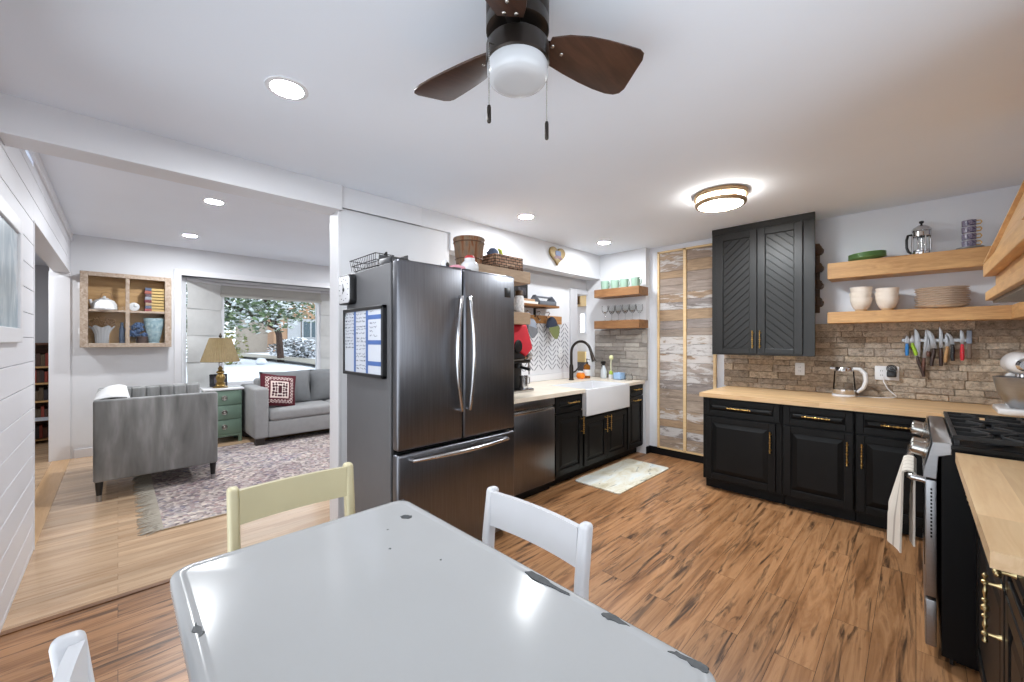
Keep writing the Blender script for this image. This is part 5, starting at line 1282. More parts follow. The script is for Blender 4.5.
# ------------------------------------------------------------------ chairs: local frame has the sitter looking along +y away from the back
def chair(label, loc, rot, mt, group, top=0.86, name='dining_chair', railh=0.115, w=0.205):
    M = T(*loc) @ RZ(rot)
    t = thing(name, label, 'chair', loc, group)
    for s in (-1, 1):
        pts = [(s*w, 0.035, 0.0), (s*w, 0.012, 0.20), (s*w, 0.0, 0.45), (s*w, -0.012, 0.66), (s*w, -0.032, top-0.012)]
        m = MB(M)
        for a, b_ in zip(pts[:-1], pts[1:]): pass
        prof = rrect(0.034, 0.044, 0.012, 4)
        bmx = bmesh.new(); rr = []
        for i, p in enumerate(pts):
            k = 0.85 if i == 0 else 1.0
            rr.append([bmx.verts.new((p[0]+x*k, p[1]+y*k, p[2])) for x, y in prof])
        for (k, dz) in ((0.93,0.006),(0.75,0.011),(0.4,0.0135)):
            rr.append([bmx.verts.new((pts[-1][0]+x*k, pts[-1][1]+y*k, pts[-1][2]+dz)) for x, y in prof])
        for A,B in zip(rr[:-1],rr[1:]):
            for i in range(len(prof)): bmx.faces.new((A[i],A[(i+1)%len(prof)],B[(i+1)%len(prof)],B[i]))
        bmx.faces.new(rr[-1]); bmx.faces.new(rr[0][::-1]); bmesh.ops.recalc_face_normals(bmx, faces=bmx.faces[:])
        m._merge(bmx); m.build('rear_leg', mt, t, ang=0.9)
        m = MB(M); m.tube([(s*(w-0.01),0.40,0.0),(s*(w-0.01),0.39,0.43)], [0.019,0.026], 4); m.build('front_leg', mt, t, ang=0.5)
    # curved top rail
    m = MB(M)
    def rail(u, v): 
        x = -w+0.012 + (2*w-0.024)*u; return (x, -0.030-0.016*(1-(2*u-1)**2)+0.006*(1-v) , top-0.010-railh*(1-v) - (0.0))
    m.grid(rail, 16, 6, thick=0.020); m.build('top_rail', mt, t, ang=0.6)
    m = MB(M); m.prism([(-w-0.01,-0.01),(w+0.01,-0.01),(w+0.02,0.42),(-w-0.02,0.42)], 0.435, 0.458, 0.008); m.build('seat', mt, t)
    m = MB(M); m.box(-w+0.015,w-0.015,0.372,0.392,0.375,0.435,0.002).box(-w+0.01,-w+0.03,0.03,0.375,0.375,0.435,0.002).box(w-0.03,w-0.01,0.03,0.375,0.375,0.435,0.002); m.build('seat_frame', mt, t, smooth=False)
    m = MB(M); m.box(-w+0.015,w-0.015,0.006,0.024,0.53,0.57,0.004); m.build('lower_rail', mt, t, smooth=False)
    m = MB(M); m.cyl((-w+0.005,0.39,0.2),(-w+0.005,0.015,0.2),0.009).cyl((w-0.005,0.39,0.2),(w-0.005,0.015,0.2),0.009).cyl((-w+0.005,0.2,0.2),(w-0.005,0.2,0.2),0.009); m.build('stretcher', mt, t)
    return t
YG = pm('pale_yellow_paint', (190,180,146), 0.4, var=0.04, nscale=7)
chair('pale yellow painted wooden chair at the far end of the table', (0.475, 1.605, 0), pi, YG, 'dining chairs', top=0.860, w=0.196)
chair('white painted wooden chair on the fridge side of the table', (0.950, 0.890, 0), radians(90), WPAINT, 'dining chairs', top=0.822, railh=0.118)
chair('white painted wooden chair cut off at the lower left edge beside the table', (-0.030, 0.835, 0), radians(-90), WPAINT, 'dining chairs', top=0.845)
# ------------------------------------------------------------------ living room
def cloth(name, rgb, var=0.08, nscale=8, bump=0.15, bscale=250, sheen=0.0, rough=0.9):
    k = NT(name); c_ = s2l(rgb); v = k.coords(); f = k.noise(v, nscale, 4, 0.6)
    k.col(k.ramp(f, [(0.3, tuple(x*(1-var) for x in c_)), (0.7, tuple(min(1,x*(1+var)) for x in c_))])); k.set(rough)
    k.bump(k.noise(v, bscale, 2), bump, 0.003)
    if sheen: k.b.inputs['Sheen Weight'].default_value = sheen; k.b.inputs['Sheen Roughness'].default_value = 0.4
    return k.m
# velvet with brushed patches
VEL = NT('grey_velvet'); v = VEL.coords((2.6,2.6,0.45)); f = VEL.noise(v, 2.6, 4, 0.55, 0.35)
VEL.col(VEL.ramp(f, [(0.30,s2l((92,92,91))),(0.5,s2l((124,124,123))),(0.68,s2l((158,158,157)))])); VEL.set(0.75); VEL.b.inputs['Sheen Weight'].default_value = 0.35
VEL.bump(VEL.noise(VEL.coords(), 180, 2), 0.08, 0.002)
LX0, LX1, LY0, LY1 = -0.150, 0.702, 4.835, 6.15
t = thing('loveseat', 'grey velvet loveseat with channel tufted arms and black tapered legs', 'sofa', ((LX0+LX1)/2, (LY0+LY1)/2, 0))
VEL = VEL.m
MB().box(LX0+0.02, LX1-0.005, LY0+0.02, LY1-0.02, 0.165, 0.40, 0.02, 3).build('seat_base', VEL, t)
MB().box(LX0+0.15, LX1-0.02, LY0+0.115, LY1-0.115, 0.395, 0.52, 0.035, 4).build('seat_cushion', VEL, t)
def chan(name, m_, parent, boxargs, ins_axis, n):
    return None
o = MB().box(LX0, LX1, LY0, LY0+0.085, 0.165, 0.858, 0.018, 4).build('arm', VEL, t)
m = MB()
nch = 6
for (ya, s) in ((LY0+0.080, 1),):
    for i in range(nch):
        a = LX0+0.14+(LX1-LX0-0.15)*i/nch; b_ = LX0+0.14+(LX1-LX0-0.15)*(i+1)/nch
        m.box(a+0.002, b_-0.002, ya, ya+0.035, 0.50, 0.845, 0.016, 3)
m.build('tufting', VEL, o)
o = MB().box(LX0, LX1, LY1-0.085, LY1, 0.165, 0.858, 0.018, 4).build('arm', VEL, t)
m = MB()
for i in range(nch):
    a = LX0+0.14+(LX1-LX0-0.15)*i/nch; b_ = LX0+0.14+(LX1-LX0-0.15)*(i+1)/nch
    m.box(a+0.002, b_-0.002, LY1-0.12, LY1-0.08, 0.50, 0.850, 0.016, 3)
m.build('tufting', VEL, o)
o = MB().box(LX0, LX0+0.10, LY0+0.083, LY1-0.083, 0.165, 0.858, 0.018, 4).build('backrest', VEL, t)
m = MB()
for i in range(10):
    a = LY0+0.12+(LY1-LY0-0.24)*i/10; b_ = LY0+0.12+(LY1-LY0-0.24)*(i+1)/10
    m.box(LX0+0.095, LX0+0.14, a+0.002, b_-0.002, 0.50, 0.850, 0.016, 3)
m.build('tufting', VEL, o)
for x in (LX0+0.036, LX1-0.036):
    for y in (LY0+0.034, LY1-0.034):
        g = MB().tube([(x,y,0.045),(x,y,0.165)], [0.018,0.027], 14).build('leg', BLKPL, t)
        MB().tube([(x,y,0.0),(x,y,0.052)], [0.0160,0.0192], 14).build('metal_tip', STEELM, g)
WCLO = cloth('white_linen', (226,226,226), 0.05, 5, 0.1)
def throw(u, vv):
    # u along the backrest, vv from its outer top edge over to the seat side
    a = pi*vv; k = sin(a)
    hump = 0.085*max(0.0, sin(pi*min(1.0, u*1.02)))**0.55
    x = -0.145 + 0.27*vv
    z = 0.862 + (0.012+hump)*k**0.7 if vv <= 0.75 else 0.862 + (0.012+hump)*sin(pi*0.75)**0.7 - 0.30*(vv-0.75)/0.25
    return (x, 4.875+0.58*u, z + 0.004*sin(u*15+vv*5)*k)
tag(MB().grid(throw, 26, 24, thick=0.012).build('throw_blanket', WCLO, base=(-0.04,5.25,0.6), ang=1.2), 'white throw draped in a soft hump over the back of the velvet loveseat', 'throw')
# grey fabric sofa below the window
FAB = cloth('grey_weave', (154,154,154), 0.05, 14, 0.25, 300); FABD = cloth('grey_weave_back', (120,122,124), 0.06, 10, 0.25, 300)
SX0, SX1, SY0, SY1 = 1.245, 3.30, 5.955, 6.82
t = thing('sofa', 'light grey fabric sofa with square arms under the bay window', 'sofa', ((SX0+SX1)/2, (SY0+SY1)/2, 0))
MB().box(SX0+0.16, SX1-0.16, SY0+0.01, SY1, 0.09, 0.30, 0.02, 3).build('seat_base', FAB, t)
for a, b_ in ((SX0, SX0+0.165), (SX1-0.165, SX1)): MB().box(a, b_, SY0, SY1, 0.09, 0.745, 0.03, 4).build('arm', FAB, t)
MB().box(SX0+0.16, SX1-0.16, SY1-0.20, SY1, 0.29, 0.82, 0.04, 4).build('backrest', FAB, t)
sm_ = (SX0+SX1)/2
for a, b_ in ((SX0+0.17, sm_-0.003), (sm_+0.003, SX1-0.17)):
    MB().box(a, b_, SY0+0.002, SY1-0.19, 0.302, 0.448, 0.045, 5).build('seat_cushion', FAB, t)
for a, b_, rz in ((SX0+0.20, 2.085, 0.0), (2.10, SX1-0.20, 0.05)):
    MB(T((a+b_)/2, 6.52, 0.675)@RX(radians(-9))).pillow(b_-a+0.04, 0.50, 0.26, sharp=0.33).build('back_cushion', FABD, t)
for x in (SX0+0.07, SX1-0.07):
    for y in (SY0+0.07, SY1-0.07): MB().box(x-0.05, x+0.05, y-0.05, y+0.05, 0.0, 0.095, 0.004).build('foot', pm('dark_foot', (40,32,28), 0.4), t, smooth=False)
# patterned pillow
PIL = NT('maroon_folk_pattern')
tc = PIL.n('ShaderNodeTexCoord'); sp = PIL.n('ShaderNodeSeparateXYZ'); PIL.l(tc.outputs['Object'], sp.inputs[0])
ax = PIL.math('ABSOLUTE', sp.outputs[0]); az = PIL.math('ABSOLUTE', sp.outputs[2]); dmax = PIL.math('MAXIMUM', ax, az)
ck = PIL.n('ShaderNodeTexChecker'); ck.inputs['Scale'].default_value = 46; PIL.l(tc.outputs['Object'], ck.inputs['Vector'])
ck.inputs[1].default_value = (*s2l((214,196,190)),1); ck.inputs[2].default_value = (*s2l((96,34,44)),1)
vor = PIL.n('ShaderNodeTexVoronoi'); vor.inputs['Scale'].default_value = 26; vor.inputs['Randomness'].default_value = 0.35
cbx = PIL.n('ShaderNodeCombineXYZ'); PIL.l(ax, cbx.inputs[0]); PIL.l(az, cbx.inputs[2]); PIL.l(cbx.outputs[0], vor.inputs['Vector'])
inner = PIL.ramp(vor.outputs['Distance'], [(0.42,s2l((70,26,36))),(0.5,s2l((226,212,204)))])
c_ = PIL.mix(PIL.math('GREATER_THAN', dmax, 0.098), inner, s2l((224,206,198)))
c_ = PIL.mix(PIL.math('GREATER_THAN', dmax, 0.118), c_, s2l((92,30,42)))
c_ = PIL.mix(PIL.math('GREATER_THAN', dmax, 0.138), c_, ck.outputs[0])
c_ = PIL.mix(PIL.math('GREATER_THAN', dmax, 0.182), c_, s2l((84,26,36)))
PIL.col(c_); PIL.set(0.95)
o = MB().pillow(0.47,0.46,0.14).build('throw_pillow', PIL.m, base=(0,0,0))
o.location = (1.585, 6.235, 0.672); o.rotation_euler = (radians(-18), radians(9), radians(6))
tag(o, 'maroon and white folk patterned pillow at the left end of the grey sofa', 'pillow', 'sofa pillows')
# nightstand, lamp, small frame
SAGE = pm('sage_paint', (112,136,120), 0.4, var=0.05)
t = thing('nightstand', 'sage green three drawer nightstand with white top between loveseat and sofa', 'nightstand', (1.0, 6.63, 0))
nx0, nx1, ny0, ny1 = 0.795, 1.215, 6.45, 6.80
MB().box(nx0+0.01, nx1-0.01, ny0+0.018, ny1, 0.10, 0.705, 0.003).build('body', SAGE, t, smooth=False)
MB().box(nx0-0.012, nx1+0.012, ny0-0.012, ny1, 0.705, 0.732, 0.006).build('top', pm('marble_white', (232,232,234), 0.25, var=0.03), t)
MB().box(nx0+0.01, nx1-0.01, ny0+0.01, ny0+0.03, 0.085, 0.12, 0.003).build('plinth', SAGE, t, smooth=False)
for k in range(3):
    za = 0.125+k*0.192
    d = MB().box(nx0+0.022, nx1-0.022, ny0, ny0+0.02, za, za+0.182, 0.004).build('drawer', SAGE, t)
    xc = (nx0+nx1)/2; zc = za+0.095
    MB(axes((xc,ny0,zc),(1,0,0),(0,0,1))).tube([(0.028*cos(a*pi/10),0.028*sin(a*pi/10),0.014) for a in range(20)],0.006,8,closed=True).lathe([(0,0),(0.02,0),(0.022,0.006),(0.012,0.014),(0.012,0.018),(0,0.02)],n=16).build('ring_pull', NICKEL, d)
for x in (nx0+0.03, nx1-0.03):
    for y in (ny0+0.04, ny1-0.03): MB().box(x-0.02, x+0.02, y-0.02, y+0.02, 0.0, 0.10, 0.003).build('leg', SAGE, t, smooth=False)
t = thing('table_lamp', 'brass table lamp with pleated tan shade on the green nightstand', 'lamp', (0.985, 6.60, 0.733))
lp = (0.985, 6.60, 0.733)
ABR = pm('antique_brass', (156,128,76), 0.35, 0.8, var=0.12, nscale=20)
MB().lathe([(0,0),(0.085,0),(0.088,0.012),(0.06,0.022),(0.05,0.04),(0.058,0.055),(0.040,0.075),(0.045,0.10),(0.056,0.13),(0.046,0.165),(0.030,0.185),(0.048,0.20),(0.044,0.215),(0.022,0.235),(0.030,0.26),(0.016,0.275),(0.016,0.29),(0,0.29)], lp, 28).build('base', ABR, t)
MB().lathe([(0,0.288),(0.024,0.29),(0.027,0.34),(0.018,0.375),(0.008,0.38),(0.008,0.66),(0,0.66)], lp, 20).build('stem', CHROME, t)
PLT = pm('tan_pleated_silk', (142,124,90), 0.7, var=0.06, nscale=20)
m = MB()
def shade(u, vv):
    a = 2*pi*u; rr = 0.118+(0.213-0.118)*(1-vv); pl_ = 0.006*cos(44*a)
    return (lp[0]+(rr+pl_)*cos(a), lp[1]+(rr+pl_)*sin(a), lp[2]+0.35+0.315*vv)
m.grid(shade, 264, 3, thick=0.002); sh = m.build('lamp_shade', PLT, t, ang=1.2)
for r_, z_, w_ in ((0.215, 0.352, 0.005), (0.119, 0.665, 0.004)):
    MB().tube([(lp[0]+r_*cos(a*pi/24),lp[1]+r_*sin(a*pi/24),lp[2]+z_) for a in range(48)],w_,6,closed=True).build('shade_trim', PLT, sh)
MB().lathe([(0,0.655),(0.008,0.66),(0.010,0.675),(0.022,0.69),(0.012,0.71),(0.006,0.73),(0,0.735)], lp, 14).build('finial', pm('dark_finial', (60,50,40), 0.4, 0.5), t)
t = thing('photo_frame', 'small dark ornate picture frame behind the lamp on the nightstand', 'picture frame', (0.985, 6.72, 0.733))
MF = T(0.985, 6.745, 0.735) @ RX(radians(-8)) @ axes((0,0,0),(1,0,0),(0,0,1))
MB(MF).prism(rrect(0.20,0.17,0.01), 0.0, 0.018, 0.004, M=T(0,0.085,0)).build('frame', pm('black_ornate', (40,38,46), 0.4, var=0.6, nscale=45), t)
MB(MF).prism([(-0.05,-0.05),(0.05,-0.05),(0.05,0.05),(-0.05,0.05)], 0.018, 0.0195, M=T(0,0.085,0)).build('picture', pm('grey_photo', (120,116,130), 0.3, var=0.5, nscale=30), t, smooth=False)
# rug with fringe
RUG = NT('multicolour_rug'); v = RUG.coords(); vo = RUG.n('ShaderNodeTexVoronoi'); vo.inputs['Scale'].default_value = 36; RUG.l(v, vo.inputs['Vector'])
sv = RUG.n('ShaderNodeSeparateColor'); RUG.l(vo.outputs['Color'], sv.inputs[0])
sp1 = RUG.ramp(sv.outputs[0], [(0.0,s2l((58,54,58))),(0.16,s2l((166,156,152))),(0.32,s2l((214,204,194))),(0.48,s2l((110,100,104))),(0.62,s2l((196,186,180))),(0.78,s2l((152,124,124))),(0.9,s2l((96,100,122))),(1.0,s2l((222,212,202)))])
f = RUG.noise(v, 2.2, 5, 0.6, 0.6); big = RUG.ramp(f, [(0.35,(0.80,0.77,0.80)),(0.6,(1.12,1.1,1.07))])
f3 = RUG.noise(v, 1.3, 3, 0.5, 1.0); hue = RUG.ramp(f3, [(0.40,s2l((170,150,150))),(0.52,s2l((190,178,170))),(0.64,s2l((150,150,172)))])
c_ = RUG.mix(0.22, sp1, hue); RUG.col(RUG.mix(1.0, c_, big, 'MULTIPLY')); RUG.set(0.95); RUG.bump(vo.outputs['Distance'], 0.8, 0.008)
RX0, RX1, RY0, RY1 = 0.235, 3.6, 3.80, 6.25
t = thing('rug', 'multicoloured patterned rug with beige fringe on the living room floor', 'rug', ((RX0+RX1)/2, (RY0+RY1)/2, 0))
MB().prism(rrect(RX1-RX0, RY1-RY0, 0.01), 0.0005, 0.007, 0.002, M=T((RX0+RX1)/2, (RY0+RY1)/2, 0)).build('rug_pile', RUG.m, t)
MB().box(RX0, RX1, RY0-0.006, RY0+0.006, 0.0005, 0.009, 0.002).build('border', cloth('rug_border', (168,150,124)), t)
m = MB(); rnd = random.Random(2); y = RY0
while y < RY1:
    L = rnd.uniform(0.09, 0.14); dy = rnd.uniform(-0.05, 0.02)
    m.tube([(RX0,y,0.006),(RX0-L*0.5,y+dy*0.4,0.009),(RX0-L,y+dy,0.003)], [0.005,0.004,0.0025], 5)
    y += 0.0085
fr_ = m.build('fringe', cloth('fringe_beige', (166,158,144)), t); fr_['kind'] = 'stuff'
# ------------------------------------------------------------------ roman blinds
BLIND = cloth('roman_blind_linen', (206,206,204), 0.09, 3.0, 0.12, 120)
BLINDC = cloth('roman_blind_greige', (184,182,176), 0.04, 4, 0.12, 120)
def roman(label, M, x0, x1, z0, z1, folds, m_, stack=False):
    t = thing('roman_blind', label, 'blind', M @ Vector(((x0+x1)/2, -0.05, z0)), 'roman blinds in the bay')
    n = folds
    for i in range(n):
        a = z1-(z1-z0)*(i+1)/n; b_ = z1-(z1-z0)*i/n
        def fn(u, vv, a=a, b_=b_): return (x0+(x1-x0)*u, -0.045-0.014*sin(pi*vv)-(0.012*(1-vv)) + 0.003*sin(u*7+a*9), a+(b_-a)*vv-0.004*(1-vv))
        MB(M).grid(fn, 10, 8, thick=0.004).build('fold', m_, t, ang=1.2)
    MB(M).box(x0, x1, -0.055, -0.025, z1, z1+0.03, 0.004).build('headrail', TRIM, t, smooth=False)
    return t
roman('long pale roman blind hanging in the left angled bay window', M2, 0.045, L2-0.02, 0.70, 2.19, 4, BLIND)
roman('long pale roman blind hanging in the right angled bay window', M3, 0.03, L3-0.05, 0.70, 2.19, 4, BLIND)
M1 = axes((P[1][0], P[1][1], 0), (1,0,0), (0,1,0)); L1 = P[2][0]-P[1][0]
t = roman('raised greige roman blind bunched at the top of the centre bay window', M1, 0.0, L1, 2.03, 2.195, 1, BLINDC)
MB(M1).box(0.0, L1, -0.085, -0.045, 2.02, 2.075, 0.012, 3).build('gathered_hem', BLINDC, t)
# ------------------------------------------------------------------ old window made into a wall cabinet
OLDW = wood('weathered_frame', (198,182,166), (128,104,84), (4,4,4), 9, 0.75, contrast=(0.3,0.7))
OLDB = wood('cabinet_back_boards', (206,168,118), (166,128,86), (0.8,6,7), 3, 0.7)
CX0, CX1, CZ0, CZ1, CYF = -0.300, 0.478, 1.295, 2.155, 6.685
t = thing('wall_display_cabinet', 'weathered old window frame turned into a glazed wall display cabinet', 'cabinet', ((CX0+CX1)/2, 6.77, CZ0))
m = MB(); b_ = 0.02
m.box(CX0,CX0+b_,CYF+0.03,YB-0.001,CZ0,CZ1).box(CX1-b_,CX1,CYF+0.03,YB-0.001,CZ0,CZ1).box(CX0,CX1,CYF+0.03,YB-0.001,CZ0,CZ0+b_).box(CX0,CX1,CYF+0.03,YB-0.001,CZ1-b_,CZ1)
m.build('case', OLDW, t, smooth=False)
MB().box(CX0+b_,CX1-b_,YB-0.012,YB-0.001,CZ0+b_,CZ1-b_).build('back_panel', OLDB, t, smooth=False)
ZSH = 1.725
MB().box(CX0+b_,CX1-b_,CYF+0.032,YB-0.012,ZSH-0.02,ZSH,0.002).build('shelf_board', OLDB, t, smooth=False)
d = MB(); fw = 0.055
d.box(CX0-0.01,CX0+fw,CYF,CYF+0.03,CZ0-0.01,CZ1+0.01,0.004).box(CX1-fw,CX1+0.01,CYF,CYF+0.03,CZ0-0.01,CZ1+0.01,0.004)
d.box(CX0+fw,CX1-fw,CYF,CYF+0.03,CZ0-0.01,CZ0+0.04,0.004).box(CX0+fw,CX1-fw,CYF,CYF+0.03,CZ1-0.04,CZ1+0.01,0.004)
d.box(0.065,0.10,CYF+0.002,CYF+0.028,CZ0+0.04,CZ1-0.04,0.004).box(CX0+fw,CX1-fw,CYF+0.004,CYF+0.026,ZSH-0.022,ZSH+0.004,0.003)
d = d.build('sash_door', OLDW, t, smooth=False)
for a, c_ in ((CX0+fw,0.065),(0.10,CX1-fw)):
    for e_, g in ((CZ0+0.04,ZSH-0.022),(ZSH+0.004,CZ1-0.04)): MB().box(a,c_,CYF+0.013,CYF+0.016,e_,g).build('pane', CLEAR, d, smooth=False)
for z in (CZ0+0.14, CZ1-0.2): MB().box(CX0-0.022,CX0-0.008,CYF+0.004,CYF+0.03,z,z+0.07,0.003).build('hinge', WHITEP, t, smooth=False)
zt, zb = ZSH+0.001, CZ0+b_+0.001; yc_ = 6.775
t = thing('enamel_teapot', 'squat white teapot with lid in the upper left of the display cabinet', 'teapot', (-0.12, yc_, zt))
MB().lathe([(0,0),(0.105,0),(0.115,0.015),(0.108,0.075),(0.085,0.115),(0.05,0.13),(0,0.135)], (-0.115,yc_,zt), 28, M=Matrix.Diagonal((1,1,1,1))).build('pot', CERAM, t)
MB().lathe([(0,0.132),(0.05,0.133),(0.03,0.145),(0.012,0.15),(0.016,0.165),(0,0.172)], (-0.115,yc_,zt), 20).build('lid', CERAM, t)
MB().tube([(-0.205,yc_-0.01,zt+0.05),(-0.225,yc_-0.015,zt+0.085),(-0.232,yc_-0.02,zt+0.12)],[0.022,0.016,0.014],12).build('spout', CERAM, t)
MB().tube([(-0.15,yc_,zt+0.13),(-0.135,yc_,zt+0.2),(-0.10,yc_,zt+0.215),(-0.06,yc_,zt+0.2),(-0.04,yc_,zt+0.12)],0.004,8).build('handle', pm('wood_handle',(150,110,70),0.5), t)
t = thing('pocket_clock', 'small round white clock in the upper right of the display cabinet', 'clock', (0.125, yc_, zt))
MB(axes((0.14,yc_-0.05,zt+0.052),(1,0,0),(0,0,1))).lathe([(0,-0.015),(0.05,-0.015),(0.052,0.0),(0.05,0.012),(0.045,0.014),(0,0.014)],n=28).build('casing', CERAM, t)
MB(axes((0.14,yc_-0.05,zt+0.052),(1,0,0),(0,0,1))).box(-0.002,0.002,0,0.03,0.0145,0.016).box(0,0.022,-0.002,0.002,0.0145,0.016).build('clock_hand', BLKPL, t, smooth=False)
tag(MB().lathe([(0,0),(0.03,0),(0.035,0.02),(0.03,0.05),(0,0.06)],(0.02,yc_-0.02,zt),18).build('trinket_jar', CLEARG, base=(0.02,yc_-0.02,zt)), 'small glass trinket beside the middle bar in the display cabinet', 'jar')
PGS = pm('yellowed_pages', (204,172,112), 0.8, var=0.12, nscale=5, stretch=(1,1,60))
bkcol = [(150,70,72),(96,104,128),(176,150,130),(120,60,70),(160,160,170),(104,84,92),(168,96,84),(90,98,120)]
for k in range(8):
    zz = zt + k*0.037
    lb = ('lowest','second lowest','third','fourth','fifth','sixth','second highest','topmost')[k]
    t = thing('book', f'yellowed book lying {lb} in the stack in the display cabinet', 'book', (0.33, yc_, zz), 'stacked books in the cabinet')
    MB().box(0.255,0.425,yc_-0.055,yc_+0.065,zz+0.004,zz+0.032).build('pages', PGS, t, smooth=False)
    MB().box(0.235+0.004*(k%3),0.30,yc_-0.060,yc_+0.070,zz+0.0005,zz+0.0355,0.003).build('spine', pm(f'spine_{k}', bkcol[k], 0.7, var=0.3, nscale=40), t, smooth=False)
t = thing('fluted_vase', 'white fluted vase in the lower left of the display cabinet', 'vase', (-0.13, yc_, zb))
def vase(u, vv):
    a = 2*pi*u; z = 0.215*vv; r = 0.055+0.01*vv+0.055*max(0,vv-0.55)**1.5*2.2; k = 1+0.03*cos(16*a)
    if vv > 0.85: k += 0.10*(vv-0.85)/0.15*cos(6*a)
    return (-0.135+r*k*cos(a), yc_+r*k*sin(a)*0.62, zb+z+(0.012*cos(6*a) if vv > 0.97 else 0))
MB().grid(vase, 96, 14, thick=0.003).lathe([(0,0.002),(0.05,0.002),(0.05,0.006),(0,0.006)],(-0.135,yc_,zb),20,M=None).build('vase_body', CERAM, t, ang=1.2)
m = MB(); rnd = random.Random(4)
for i in range(160):
    a = rnd.uniform(-1,1); b2 = rnd.uniform(0,1)
    x1 = -0.135+a*0.115; z1 = zb+0.22+b2*0.12*(1-abs(a)*0.4); y1 = yc_+rnd.uniform(-0.05,0.05)
    m.tube([(-0.135+a*0.03, yc_, zb+0.15),(x1,y1,z1)],[0.0012,0.0008],4); m.sphere((x1,y1,z1),(0.008,0.006,0.008),5,4)
o = m.build('dried_flowers', pm('dried_tan', (158,122,86), 0.9, var=0.25, nscale=40), base=(-0.135,yc_,zb+0.15)); tag(o,'bunch of tan dried flowers in the white fluted vase','dried flowers', kind='stuff')
tag(MB().lathe([(0,0),(0.022,0),(0.025,0.01),(0.025,0.19),(0.014,0.225),(0.014,0.27),(0,0.27)],(0.035,yc_,zb),16).build('glass_bottle', pm('blue_grey_glass',(116,132,160),0.15,var=0.2), base=(0.035,yc_,zb)), 'slim blue bottle beside the middle bar in the lower left of the cabinet', 'bottle')
t = thing('flower_pot', 'small brown pot of blue flowers in the lower right of the display cabinet', 'potted flowers', (0.20, yc_, zb))
MB().lathe([(0,0),(0.05,0),(0.058,0.10),(0.053,0.10),(0.046,0.01),(0,0.01)],(0.215,yc_,zb),20).build('pot', pm('brown_pot',(88,64,56),0.6), t)
m = MB(); rnd = random.Random(9)
for i in range(60):
    a = rnd.uniform(0,2*pi); r = 0.09*math.sqrt(rnd.random()); m.sphere((0.165+r*cos(a),yc_+0.4*r*sin(a)-0.01,zb+0.17+rnd.uniform(-0.07,0.09)),(0.021,0.018,0.019),6,5)
m.build('blossom', pm('blue_blossom',(74,96,132),0.85,var=0.5,nscale=25), t)
t = thing('pane_reflection', 'pale blue vase shape standing in for a pane reflection in the lower right of the display cabinet', 'vase', (0.34, yc_, zb))
REFL = NT('pane_reflection_blue'); v = REFL.coords(); f = REFL.noise(v, 22, 5, 0.7, 0.5)  # colour imitates outdoor trees reflected in the cabinet pane, on a vase shape
REFL.col(REFL.ramp(f,[(0.3,s2l((104,128,140))),(0.5,s2l((158,184,192))),(0.7,s2l((206,218,214)))])); REFL.set(0.12); REFL.bump(f,0.6,0.01)
MB().lathe([(0,0),(0.055,0),(0.06,0.01),(0.05,0.03),(0.07,0.12),(0.095,0.26),(0.10,0.33),(0.095,0.33),(0.065,0.12),(0,0.03)],(0.325,yc_+0.005,zb),20,M=T(0,yc_*0.38,0)@Matrix.Diagonal((1,0.62,1,1))).build('vase_body', REFL.m, t, ang=0.2)
# ------------------------------------------------------------------ framed picture on the shiplap wall
t = thing('framed_picture', 'blue grey painting in a white frame on the shiplap wall', 'picture', (KX0, 3.0, 1.35))
m = MB(); y0,y1,z0,z1 = 2.52,3.435,1.352,2.008; fw = 0.075
m.box(KX0+0.001,KX0+0.022,y0,y0+fw,z0,z1,0.004).box(KX0+0.001,KX0+0.022,y1-fw,y1,z0,z1,0.004).box(KX0+0.001,KX0+0.022,y0+fw,y1-fw,z0,z0+fw,0.004).box(KX0+0.001,KX0+0.022,y0+fw,y1-fw,z1-fw,z1,0.004)
m.build('frame', TRIM, t, smooth=False)
ART = NT('abstract_blue_art'); v = ART.coords((1,1.6,0.7)); f = ART.noise(v, 2.4, 7, 0.65, 1.5)
ART.col(ART.ramp(f,[(0.3,s2l((108,130,146))),(0.48,s2l((150,168,178))),(0.6,s2l((196,204,208))),(0.72,s2l((172,170,164)))])); ART.set(0.3)
MB().box(KX0+0.001,KX0+0.010,y0+fw-0.005,y1-fw+0.005,z0+fw-0.005,z1-fw+0.005).build('painting', ART.m, t, smooth=False)
# ------------------------------------------------------------------ bookcase in the hall
t = thing('bookcase', 'dark wooden bookcase at the end of the hall left of the living room', 'bookcase', (-0.82, 8.38, 0))
DW = wood('dark_bookcase', (120,78,48), (74,44,28), (1,1,8), 4, 0.5)
hx0_, hx1_, hy0, hy1 = -1.30, -0.60, 8.20, 8.58
m = MB(); m.box(hx0_,hx0_+0.025,hy0,hy1,0,1.335).box(hx1_-0.025,hx1_,hy0,hy1,0,1.335).box(hx0_,hx1_,hy1-0.012,hy1,0,1.335).box(hx0_,hx1_,hy0,hy1,1.31,1.335)
m.build('case', DW, t, smooth=False)
SHT = wood('shelf_edge_oak', (206,166,112), (176,134,84), (1,8,8), 4, 0.5)
SZ = [0.05,0.31,0.56,0.80,1.02]
for z in SZ: MB().box(hx0_+0.025,hx1_-0.025,hy0,hy1-0.012,z-0.022,z).build('shelf_board', SHT, t, smooth=False)
rnd = random.Random(21); bc_ = [(74,50,40),(96,60,44),(60,46,44),(140,58,44),(88,72,54),(52,48,54)]
names_ = ['top shelf','second shelf','third shelf','fourth shelf','bottom shelf']
